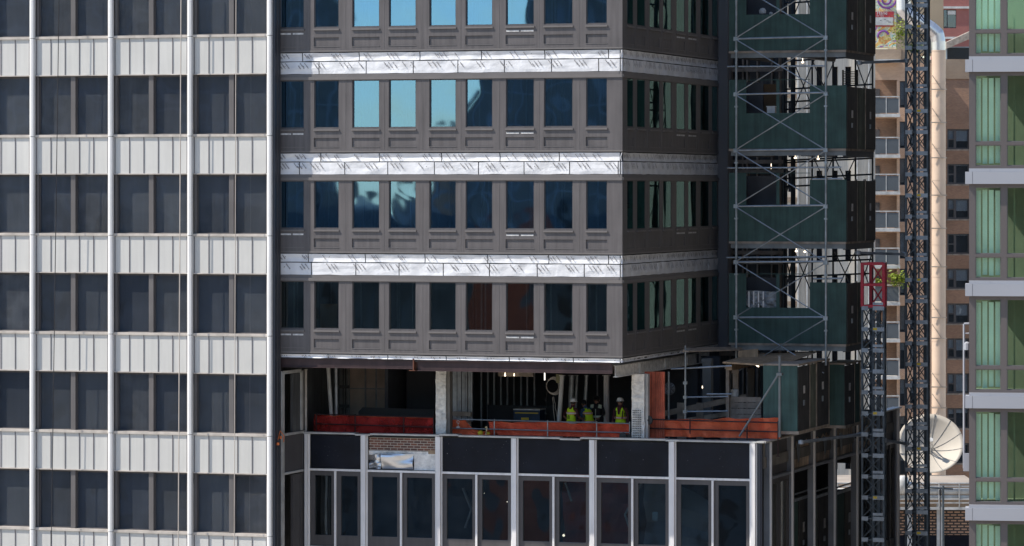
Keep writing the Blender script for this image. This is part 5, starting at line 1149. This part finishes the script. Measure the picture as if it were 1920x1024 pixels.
# silver duct
dk = thing('silver_duct', 'fat silver exhaust duct bending down the brown brick wall, right of the tall mast', 'duct', W, (wz(1760, 0, 298)[0], 298, wz(0, 905, 298)[1]))
Yd = 298.0; r = 13.2 / F * Yd; pts = [wz(*p, Yd) for p in ((1694, -20), (1694, 18), (1706, 30), (1728, 42), (1746, 54), (1757, 64), (1759.5, 78), (1760, 95))]
m = MB(); 
for u, v in zip(pts, pts[1:]): m.tube((u[0], Yd, u[1]), (v[0], Yd, v[1]), r, 20, cap=False); m.lathe([(.02, -r), (r * .5, -r * .866), (r * .866, -r * .5), (r, 0), (r * .866, r * .5), (r * .5, r * .866), (.02, r)], (v[0], Yd, v[1]), 20)
part('elbow', m, M['duct'], dk, smooth=True)
yy = 95
while yy < 900:
    m = MB(); a, b = wz(1760, yy + .4, Yd), wz(1760, yy + 60, Yd); m.tube((a[0], Yd, b[1]), (a[0], Yd, a[1]), r, 24, cap=False); m.tube((a[0], Yd, a[1] - .05), (a[0], Yd, a[1] + .05), r * 1.03, 24, cap=False); part('duct_section', m, mat('warm_duct', (.66, .50, .38), .5, .1, .1, .5) if yy == 95 else bpy.data.materials['warm_duct'], dk, smooth=True); yy += 60.4
for y in (168, 230, 296, 366, 428, 500, 595, 634, 725, 764): m = MB(); a, b = wz(1744, y, Yd), wz(1774, y, Yd); m.box(a[0], b[0], Yd - r - .06, Yd - r, a[1] - .04, a[1] + .04); m.bar((a[0] + .1, Yd - r - .02, a[1] + 1.1), (a[0] + .8, Yd - r - .02, a[1] + .05), .05); part('bracket', m, M['timber'], dk)
# satellite dish
Yd = 235.0; ds = thing('satellite_dish', 'large white satellite dish with radial ribs on a roof, behind the masts', 'satellite dish', W, (wz(1745, 0, Yd)[0], Yd, wz(0, 905, Yd)[1]))
cx, cz = wz(1745, 831, Yd); Rr = 61.5 / F * Yd; ax = Vector((-.05, -.86, .50)).normalized(); ux = ax.cross(Vector((0, 0, 1))).normalized(); uz = ux.cross(ax); cc = Vector((cx, Yd, cz)); dep = .95
def dp(rf, an, off=0): return cc + (ux * math.cos(an) + uz * math.sin(an)) * Rr * rf - ax * dep * (1 - rf * rf) + ax * off
m = MB(); n = 48; gr = [[m.pt(dp(j / 8, 2 * math.pi * i / n)) for i in range(n)] for j in range(0, 9)]; gb_ = [[m.pt(dp(j / 8, 2 * math.pi * i / n, -.05)) for i in range(n)] for j in range(0, 9)]
for G_ in (gr, gb_):
    for j in range(8):
        for i in range(n): m.f.append([G_[j][i], G_[j][(i+1) % n], G_[j+1][(i+1) % n], G_[j+1][i]])
for i in range(n): m.f.append([gr[8][i], gr[8][(i+1) % n], gb_[8][(i+1) % n], gb_[8][i]])
part('reflector', m, M['dish'], ds, smooth=True)
for i in range(12): m = MB(); an = 2 * math.pi * (i + .3) / 12; m.path([dp(j / 6, an, .008) for j in range(7)], .022, 5); part('rib', m, M['dishrib'], ds)
m = MB(); f_ = cc + ax * .9
for an in (.6, 2.7, 4.7): m.tube(dp(.12, an, 0), f_ - ax * .5, .04)
m.tube(f_ - ax * .8, f_ - ax * .4, .14, 10); part('feed', m, M['cap'], ds)
m = MB(); m.tube(cc - ax * 1.0, (cx, Yd + 1.2, wz(0, 905, Yd)[1]), .18, 10); part('mount', m, M['channel'], ds)
# plant roof with pipes, rails and a pierced brick screen
Y = 228.0
Sb = thing('plant_building', 'low building with white roof pipes, railings and orange brick screen below the satellite dish', 'building', W, (wz(1740, 0, Y)[0], Y + 3, GZ))
m = MB(); rect(m, Y, 1560, 1830, 953, 1003, .4); part('brick_screen', m, M['scrn'], Sb)
m = MB(); rect(m, Y + .5, 1560, 1830, 905, 952, 6); part('roof_wall', m, M['tanb'], Sb)
m = MB()
for p in (1698, 1757): rect(m, Y - .3, p, p + 12, 945, 1080, .28)
part('white_column', m, M['cap'], Sb)
m = MB(); rect(m, Y + .1, 1560, 1830, 1003.5, 1080, .3); part('shop_glass', m, M['navy'], Sb)
m = MB(); rect(m, Y + .7, 1560, 1830, 1080, 1090, 8); m.box(wz(1560, 0, Y)[0], wz(1830, 0, Y)[0], Y + .8, Y + 9, GZ, wz(0, 1010, Y)[1]); part('core', m, M['dim'], Sb)
for y, h, nm in ((951, 5, 'roof_edge'), (935, 2.2, 'rail'), (942, 2.2, 'rail'), (905, 2.5, 'rail'), (911, 2, 'rail')): m = MB(); rect(m, Y - .6, 1560, 1830, y, y + h, .12); part(nm, m, M['cap'], Sb)
m = MB()
for p in range(1570, 1830, 38): rect(m, Y - .62, p, p + 1.6, 905, 951, .1)
part('rail_post', m, M['cap'], Sb)
m = MB(); 
for y, r2 in ((921, .19), (932, .13)): a, b = wz(1560, y, Y - .3), wz(1830, y, Y - .3); m.tube((a[0], Y - .3, a[1]), (b[0], Y - .3, b[1]), r2, 14)
part('pipe', m, M['cap'], Sb, smooth=True)
a = wz(1692, 908, Y - 1); m = MB(); m.lathe([(.1, -.5), (.32, -.45), (.38, 0), (.34, .4), (.12, .5)], (a[0], Y - 1, a[1]), 14); m.tube((a[0] + .3, Y - 1, a[1]), (a[0] + .9, Y - 1, a[1] - .2), .2, 10); solo('roof_valve', m, M['cap'], 'fat white rounded valve body at the left end of the roof pipes', 'valve', W, (a[0], Y - 1, a[1] - .5), smooth=True)
t = thing('chain_hoist_post', 'grey post with a cross arm and hanging chain in front of the pierced brick screen', 'post', W, (wz(1768, 0, 200)[0], 200, wz(0, 1090, 200)[1])); Yp = 200.0
m = MB(); a, b = wz(1768.5, 1090, Yp), wz(1768.5, 911, Yp); m.tube((a[0], Yp, a[1]), (b[0], Yp, b[1]), .06); part('post', m, M['mast'], t)
m = MB(); a, b = wz(1735, 914, Yp), wz(1787, 917, Yp); m.tube((a[0], Yp, a[1]), (b[0], Yp, b[1]), .05); part('arm', m, M['mast'], t)
m = MB(); a, b = wz(1763, 1040, Yp), wz(1763, 916, Yp); m.tube((a[0], Yp, a[1]), (b[0], Yp, b[1]), .025, 6); c_ = wz(1763, 923, Yp); m.lathe([(.02, -.2), (.07, -.12), (.07, .1), (.02, .16)], (c_[0], Yp, c_[1]), 8); part('chain', m, M['ropeb'], t)
# beige block behind the scaffold
Y = 250.0
Bb = thing('beige_building', 'pale beige building with tall vertical windows glimpsed through the scaffold gaps', 'building', W, (wz(1540, 0, Y)[0], Y + 3, GZ))
hs = []
for k in range(-2, 16):
    for p in (1478, 1531, 1560, 1585): hs.append((p, p + 11, 60 + k * 65, 100 + k * 65))
m = MB(); wallpx(m, Y, 1420, 1641, -160, 1090, hs, .5); part('wall', m, M['beige'], Bb)
m = MB()
for p in (1495, 1512, 1523, 1548, 1606, 1628): rect(m, Y - .25, p, p + 2.5, -160, 1090, .24)
part('pilaster', m, M['cap'], Bb)
for k in range(0, 16): m = MB(); rect(m, Y - .2, 1420, 1494, 45 + k * 65, 52 + k * 65, .19); part('string_course', m, M['tanb'], Bb)
m = MB(); m.box(wz(1420, 0, Y)[0], wz(1641, 0, Y)[0], Y + .55, Y + 10, GZ, wz(0, -158, Y)[1]); part('core', m, M['navy'], Bb)

# ================================================================ THE STREET OPPOSITE, mirrored in the glass
MIR = []
def mirror_pt(px, dist):
    a = (px - HX) / F; P = Vector((a * T.Y(px), T.Y(px), 0)); d = Vector((a, 1, 0)).normalized(); n = Vector((T.s, -T.c, 0)); r_ = d - 2 * d.dot(n) * n
    return P + r_ * dist
prof = [(-700, 650, 42, 'dim'), (652, 742, -2.6, 'beige'), (742, 790, -1.0, 'slab'), (790, 862, 3.5, 'brownd'), (862, 900, 9, 'navy'), (900, 1008, 15.5, 'navy'), (1008, 1700, 45, 'navy')]
DS = 300.0
mirw = mat('opposite_facade', (.15, .14, .125), .7, 0, .3, .08); mirn = mat('opposite_slate', (.075, .092, .105), .8, 0, .5, .12); mirb = mat('opposite_dark_brick', (.26, .08, .05), .8, 0, .3, .2); mirl = mat('opposite_pier', (.22, .23, .24), .8, 0, .2, .2)
names = ['tall dim tower opposite, mirrored in the two leftmost bronze framed windows', 'low pale roof opposite, mirrored in the third window column', 'low grey block opposite, mirrored in the fourth window column', 'brown block opposite, mirrored in the fifth window column', 'slim dark block opposite, mirrored in the sixth window column', 'dark glass block opposite, mirrored in the seventh window column', 'very tall dark tower opposite, mirrored in the two rightmost bronze framed windows']
for (p0, p1, top, mt), nm in zip(prof, names):
    A, B = mirror_pt(p0, DS), mirror_pt(p1, DS); yaw = math.atan2((B - A).y, (B - A).x); fr = Fr(A.x, A.y, yaw); L_ = (B - A).length
    t = thing('opposite_building', nm, 'building', fr, (0, 0, GZ), 'buildings across the street mirrored in the glass')
    m = MB(); m.box(.05, L_ - .05, -14, 0, GZ, top); part('wall', m, mirw if mt in ('navy', 'dim') else M[mt], t); m = MB(); m.box(0, L_, .41, .6, GZ, min(top - .4, -3.5)); part('lower_storeys', m, mirb if p0 == 900 else mirn, t); m = MB(); [m.box(3 + 7.3 * q1, 5.4 + 7.3 * q1, .605, .7, -40 + 5 * q2, -37.4 + 5 * q2) for q1 in range(int(L_ / 7.3)) for q2 in range(8)]; part('window', m, M['navy'], t)
    s_ = 0 ; m = MB(); k = 0
    while 1.2 + k * 3.1 < L_ - 1: m.box(1 + k * 3.1, 1.5 + k * 3.1, 0.01, .25, GZ, top - .5); k += 1
    part('pier', m, mirl, t); m = MB(); z = -12
    while z < top - 1: m.box(.2, L_ - .2, .26, .4, z, z + .5); z += 3.6
    part('string_course', m, mirl, t)
    m = MB(); m.box(L_ * .3, L_ * .6, -8, -4, top, top + 1.4); part('roof_hut', m, mirl, t)
fr = Fr(-20, -140, 0); t = thing('opposite_building', 'unseen brown building added opposite to darken reflections in the green glazed building', 'building', fr, (0, 0, GZ), 'buildings across the street mirrored in the glass')
m = MB(); m.box(-75, 60, -20, 0, GZ, 14); part('wall', m, M['brownd'], t); m = MB(); m.box(-74, 59, 0.01, .4, 2, 3); m.box(-74, 59, 0.01, .4, -8, -7); part('string_course', m, M['tanb'], t)  # unseen block added for a darker reflection in the green glass

# ================================================================ PEOPLE
skin_m = mat('skin', (.30, .15, .10), .6, 0, .05, 5); 
def person(label, px, top_py, d, height, heading, shirt, trousers, vest=None, helmet=None, lean=0.0, arms=None, stripe=None, fr=T, extra=None, group=None, skinm=None):
    x0, ztop = fr.front(px, top_py, d); z0 = ZF if fr is T and extra != 'inside' else ztop - height
    s = height / 1.78
    t = thing('person', label, 'person', fr, (x0, d, z0), group); b = (x0, d, z0)
    ch, sh = math.cos(heading), math.sin(heading)
    def P(x, y, z):                            # body space: x to its right, y forward, z up; leans above the hips
        if z > .95: dz = z - .95; y, z = y + dz * math.sin(lean), .95 + dz * math.cos(lean)
        X, Yf = x * s, y * s
        return Vector((ch * X + sh * Yf, -sh * X * 1 + ch * Yf, z * s)) if False else Vector((ch * X - sh * Yf, sh * X + ch * Yf, z * s))
    J = dict(pel=(0, 0, .96), sp=(0, -.01, 1.12), ch=(0, 0, 1.32), nk=(0, .0, 1.50), hd0=(0, .02, 1.60), hd1=(0, .03, 1.70),
             hl=(-.10, 0, .92), kl=(-.11, .03, .50), al=(-.12, -.01, .09), tl=(-.13, .14, .035), hr=(.10, 0, .92), kr=(.11, .05, .50), ar=(.12, .0, .09), tr=(.13, .15, .035),
             sl=(-.19, 0, 1.44), sr=(.19, 0, 1.44), el=(-.25, -.03, 1.17), er=(.25, -.03, 1.17), wl=(-.24, .10, .95), wr=(.24, .10, .95), pl=(-.235, .13, .87), pr=(.235, .13, .87))
    if arms: J.update(arms)
    rad = dict(pel=.155, sp=.135, ch=.155, nk=.058, hd0=.082, hd1=.088, hl=.095, kl=.062, al=.045, tl=.04, hr=.095, kr=.062, ar=.045, tr=.04, sl=.07, sr=.07, el=.046, er=.046, wl=.03, wr=.03, pl=.036, pr=.036)
    E = [('pel','sp'),('sp','ch'),('ch','nk'),('nk','hd0'),('hd0','hd1'),('pel','hl'),('hl','kl'),('kl','al'),('al','tl'),('pel','hr'),('hr','kr'),('kr','ar'),('ar','tr'),('ch','sl'),('sl','el'),('el','wl'),('wl','pl'),('ch','sr'),('sr','er'),('er','wr'),('wr','pr')]
    K = list(J); V = [P(*J[k]) for k in K]; me = bpy.data.meshes.new('b'); me.from_pydata(V, [(K.index(a), K.index(c)) for a, c in E], [])
    o = bpy.data.objects.new('b', me); C.collection.objects.link(o); o.modifiers.new('s', 'SKIN'); sv = me.skin_vertices[0].data
    for i, k in enumerate(K): r_ = rad[k] * s; sv[i].radius = (r_ * (1.15 if k in ('pel', 'ch', 'sp') else 1), r_ * (.78 if k in ('pel', 'ch', 'sp') else 1)); sv[i].use_root = (k == 'pel')
    sb = o.modifiers.new('u', 'SUBSURF'); sb.levels = 2
    dg = bpy.context.evaluated_depsgraph_get(); bm_ = bpy.data.meshes.new_from_object(o.evaluated_get(dg)); bpy.data.objects.remove(o)
    Vd = dict(zip(K, V))
    def near(p):
        best, bk = 9, None
        for a, c in E:
            A, B = Vd[a], Vd[c]; u = max(0, min(1, (p - A).dot(B - A) / max(1e-6, (B - A).length_squared))); dd_ = (p - (A + (B - A) * u)).length - rad[a] * .3 * s
            if dd_ < best: best, bk = dd_, (a, c, u)
        return bk
    verts = [v.co.copy() for v in bm_.vertices]; faces = [tuple(p.vertices) for p in bm_.polygons]; mi = []; torso = []
    for p in bm_.polygons:
        c = p.center; a, e, u = near(c)
        if a in ('nk', 'hd0') or e in ('hd0', 'hd1'): mi.append(0)
        elif a in ('wl', 'wr') or (a in ('el', 'er') and (shirt[1] == 'short')): mi.append(0)
        elif a in ('hl', 'kl', 'hr', 'kr') or e in ('hl', 'hr'): mi.append(2)
        elif a in ('al', 'ar'): mi.append(3)
        elif a == 'pel' and u < .1: mi.append(2)
        else: mi.append(1)
        if (a, e) in (('pel', 'sp'), ('sp', 'ch'), ('ch', 'nk')) or (e in ('sl', 'sr') and u < .75):
            if not (a == 'ch' and e == 'nk' and u > .45): torso.append(p.index)
        elif a == 'pel' and c.z > .90 * s: torso.append(p.index)
    # hands: five bent fingers each, rooted in the palm; nose, ears
    hb = MB()
    for sd_, wj, pj in ((-1, 'wl', 'pl'), (1, 'wr', 'pr')):
        A, B = Vd[wj], Vd[pj]; dr = (B - A).normalized(); sdv = dr.cross(Vector((0, 1, .2))).normalized(); nv = dr.cross(sdv)
        for i, ln in enumerate((.070, .080, .074, .058)):
            o0 = B + sdv * (i - 1.5) * .019 * s; o1 = o0 + dr * ln * .55 * s; o2 = o1 + (dr + nv * .8).normalized() * ln * .5 * s; hb.tube(o0, o1, .0095 * s, 6); hb.tube(o1, o2, .0085 * s, 6)
        o0 = A + (B - A) * .45 + sdv * .03 * s; o1 = o0 + (sdv + dr * .8).normalized() * .04 * s; hb.tube(o0, o1, .011 * s, 6); hb.tube(o1, o1 + dr * .03 * s, .009 * s, 6)
    hb.tube(P(0, .115, 1.665), P(0, .135, 1.63), .012 * s, 6)
    for e_ in (-1, 1): hb.tube(P(e_ * .088, .02, 1.67), P(e_ * .092, .02, 1.62), .014 * s, 6)
    n0 = len(verts); verts += [Vector(v) for v in hb.v]; faces += [tuple(i + n0 for i in f) for f in hb.f]; mi += [0] * len(hb.f)
    me2 = bpy.data.meshes.new('body'); me2.from_pydata(verts, [], faces); 
    for mm in (skinm or skin_m, mat('shirt', shirt[0], .85, 0, .15, 6), mat('trousers', trousers, .9, 0, .2, 6), mat('boots', (.06, .045, .03), .8)): me2.materials.append(mm)
    me2.polygons.foreach_set('material_index', mi)
    for p in me2.polygons: p.use_smooth = True
    bo = bpy.data.objects.new('body', me2); C.collection.objects.link(bo); bo.parent = t
    def child(name, verts, faces, mt, smooth=True):
        m_ = bpy.data.meshes.new(name); m_.from_pydata(verts, [], faces); m_.materials.append(mt)
        for p in m_.polygons: p.use_smooth = smooth
        c_ = bpy.data.objects.new(name, m_); C.collection.objects.link(c_); c_.parent = t; return c_
    if vest:
        bm_.calc_loop_triangles() if hasattr(bm_, 'calc_loop_triangles') else None
        idx = {}; vv = []; ff = []
        for fi in torso:
            f = []
            for vi in bm_.polygons[fi].vertices:
                if vi not in idx: idx[vi] = len(vv); vv.append(bm_.vertices[vi].co + bm_.vertices[vi].normal * .016 * s)
                f.append(idx[vi])
            ff.append(f)
        # a short skirt below the waist so the vest ends in a hem
        n = len(vv); ring = 20
        for j, (zz, rx, ry) in enumerate(((1.0, .19, .145), (.90, .205, .155), (.78, .21, .165))):
            for i in range(ring): an = 2 * math.pi * i / ring; vv.append(P(rx * math.cos(an), ry * math.sin(an), zz))
        for j in range(2):
            for i in range(ring): ff.append([n + j * ring + i, n + j * ring + (i + 1) % ring, n + (j + 1) * ring + (i + 1) % ring, n + (j + 1) * ring + i])
        child('safety_vest', vv, ff, vest)
    if stripe:
        for (za, zb__, mt, gr_) in stripe:
            for zz0, zz1, mt2, g2 in ((za - .02, zb__ + .02, M['vest_edge'], 0), (za, zb__, mt, .008)):
                n = 28; vv = []; ff = []
                for zz in (zz0, zz1):
                    w_ = .215 if zz > 1.25 else .20
                    for i in range(n): an = 2 * math.pi * i / n; vv.append(P((w_ + gr_ + g2) * math.cos(an), (.155 + gr_ + g2) * math.sin(an), zz))
                for i in range(n): ff.append([i, (i + 1) % n, n + (i + 1) % n, n + i])
                child('reflective_band', vv, ff, mt2)
    if helmet:
        m = MB(); c_ = P(0, .03, 1.70); prof_ = [(.135, -.012), (.135, .0), (.118, .012), (.112, .05), (.09, .09), (.05, .112), (.004, .118)]
        m.lathe([(a * s, h * s) for a, h in prof_], c_, 20); q1, q2 = P(-.07, .15, 1.70), P(.07, .15, 1.70); q3, q4 = P(.05, .21, 1.685), P(-.05, .21, 1.685); m.face(q1, q2, q3, q4); m.face(q4 + Vector((0, 0, -.008)), q3 + Vector((0, 0, -.008)), q2 + Vector((0, 0, -.008)), q1 + Vector((0, 0, -.008)))
        child('hard_hat', m.v, m.f, helmet)
    # hair under the hat
    m = MB(); m.lathe([(.088 * s, -.09 * s), (.096 * s, -.04 * s), (.096 * s, .01 * s)], P(0, .005, 1.70), 14); child('hair', m.v, m.f, mat('dark_hair', (.03, .02, .015), .8))
    return t, P, child, s
M['vest_edge'] = mat('vest_orange_edge', (.85, .22, .08), .7, 0, .05, 4)
hv = mat('hi_vis_yellow', (.66, .98, .03), .75, 0, .06, 4); M['hv'] = hv; rf = mat('silver_reflective', (.72, .70, .68), .4, 0, .05, 4); dkj = mat('black_jacket', (.015, .015, .02), .8)
wh = mat('white_helmet', (.78, .78, .78), .35, 0, .03, 4); bh = mat('black_helmet', (.015, .015, .018), .4)
# seen from behind, hand on hip, yellow vest over a dark red shirt
tp, P, child, s = person('person seen from behind in yellow vest and white hard hat, hand on hip', 1071, 751, 4.4, 1.72, R(-28), ((.075, .02, .028), 'short'), (.24, .17, .11), hv, wh,
    lean=.12, arms=dict(el=(-.38, -.06, 1.20), wl=(-.24, .06, 1.02), pl=(-.17, .10, 1.0), er=(.27, .04, 1.18), wr=(.25, .26, 1.08), pr=(.22, .35, 1.08)), stripe=[(1.26, 1.31, rf, .01), (.92, .97, rf, .022)])
m = MB(); p0 = P(-.03, -.19, 1.17)
o = text('8', .17, (BASE[tp.name][0] + p0.x, BASE[tp.name][1] + p0.y, BASE[tp.name][2] + p0.z - .08), dkj, tp, 'vest_number', ext=.004)
# bending to the left, blue shirt
person('person in a blue shirt and yellow vest bending toward the first worker', 1106, 757, 4.9, 1.70, R(62), ((.05, .12, .26), 'short'), (.22, .18, .14), hv, bh, lean=.42,
    arms=dict(el=(-.26, .08, 1.18), wl=(-.20, .30, 1.05), pl=(-.18, .38, 1.03), er=(.27, .10, 1.15), wr=(.20, .30, .98), pr=(.17, .38, .96)), stripe=[(1.28, 1.33, rf, .01), (.95, 1.0, rf, .022)])
# dark jacket with pale stripes, facing the camera
tp, P, child, s = person('person in a black jacket with pale reflective shoulder patches and a dark helmet', 1119, 746, 5.4, 1.76, R(183), ((.014, .015, .02), 'long'), (.02, .022, .03), dkj, bh,
    arms=dict(el=(-.27, -.02, 1.18), wl=(-.16, .16, 1.05), pl=(-.08, .2, 1.03), er=(.27, -.02, 1.18), wr=(.25, .08, .95), pr=(.24, .1, .87)))
V_, F_ = [], []
m = MB()
for e_ in (-1, 1): m.f.append([m.pt(P(e_ * .08, .155, 1.40)), m.pt(P(e_ * .20, .135, 1.37)), m.pt(P(e_ * .20, .09, 1.50)), m.pt(P(e_ * .09, .09, 1.52))])
for i in range(10):
    a0, a1 = math.pi * (.12 + .076 * i), math.pi * (.12 + .076 * (i + 1)); m.f.append([m.pt(P(.21 * math.cos(a), .168 * math.sin(a), z)) for a, z in ((a0, 1.06), (a1, 1.06), (a1, 1.13), (a0, 1.13))])
m.f.append([m.pt(P(*q_)) for q_ in ((-.01, .185, 1.05), (.015, .185, 1.05), (.015, .165, 1.36), (-.01, .165, 1.36))]); m.f.append([m.pt(P(*q_)) for q_ in ((-.01, .19, .80), (.015, .19, .80), (.015, .187, 1.04), (-.01, .187, 1.04))])
child('pale_reflective_patch', m.v, m.f, mat('pale_reflective', (.55, .62, .5), .5))
# facing the camera, open yellow vest over a plum shirt
tp, P, child, s = person('person facing forward in white hard hat and yellow vest beside the corner column', 1163.5, 744, 4.6, 1.76, R(172), ((.10, .035, .05), 'long'), (.33, .33, .34), hv, wh,
    arms=dict(el=(-.27, -.03, 1.17), wl=(-.27, .02, .92), pl=(-.27, .04, .84), er=(.26, -.02, 1.18), wr=(.24, .14, 1.0), pr=(.22, .2, .95)), stripe=[(1.10, 1.14, rf, .018)])
m = MB(); m.f.append([m.pt(P(*q_)) for q_ in ((-.03, .165, 1.24), (.03, .165, 1.24), (.09, .10, 1.52), (-.09, .10, 1.52))]); child('shirt_front', m.v, m.f, bpy.data.materials['shirt'])
m = MB()
for e_ in (-1, 1): m.bar(P(e_ * .13, .165, 1.10), P(e_ * .13, .06, 1.53), .035, .012)
child('strap', m.v, m.f, dkj)
# two figures dimly seen behind the reflecting panes of the second storey
person('faint person in a hi-vis vest behind the left of two blue reflecting windows', 673, 196, 1.5, 1.75, R(150), ((.2, .3, .1), 'long'), (.05, .05, .06), hv, None, extra='inside')
person('faint person in a hi-vis vest behind the right of two blue reflecting windows', 748, 196, 1.6, 1.75, R(200), ((.2, .3, .1), 'long'), (.05, .05, .06), hv, None, extra='inside')
for n_ in ('shirt',): pass
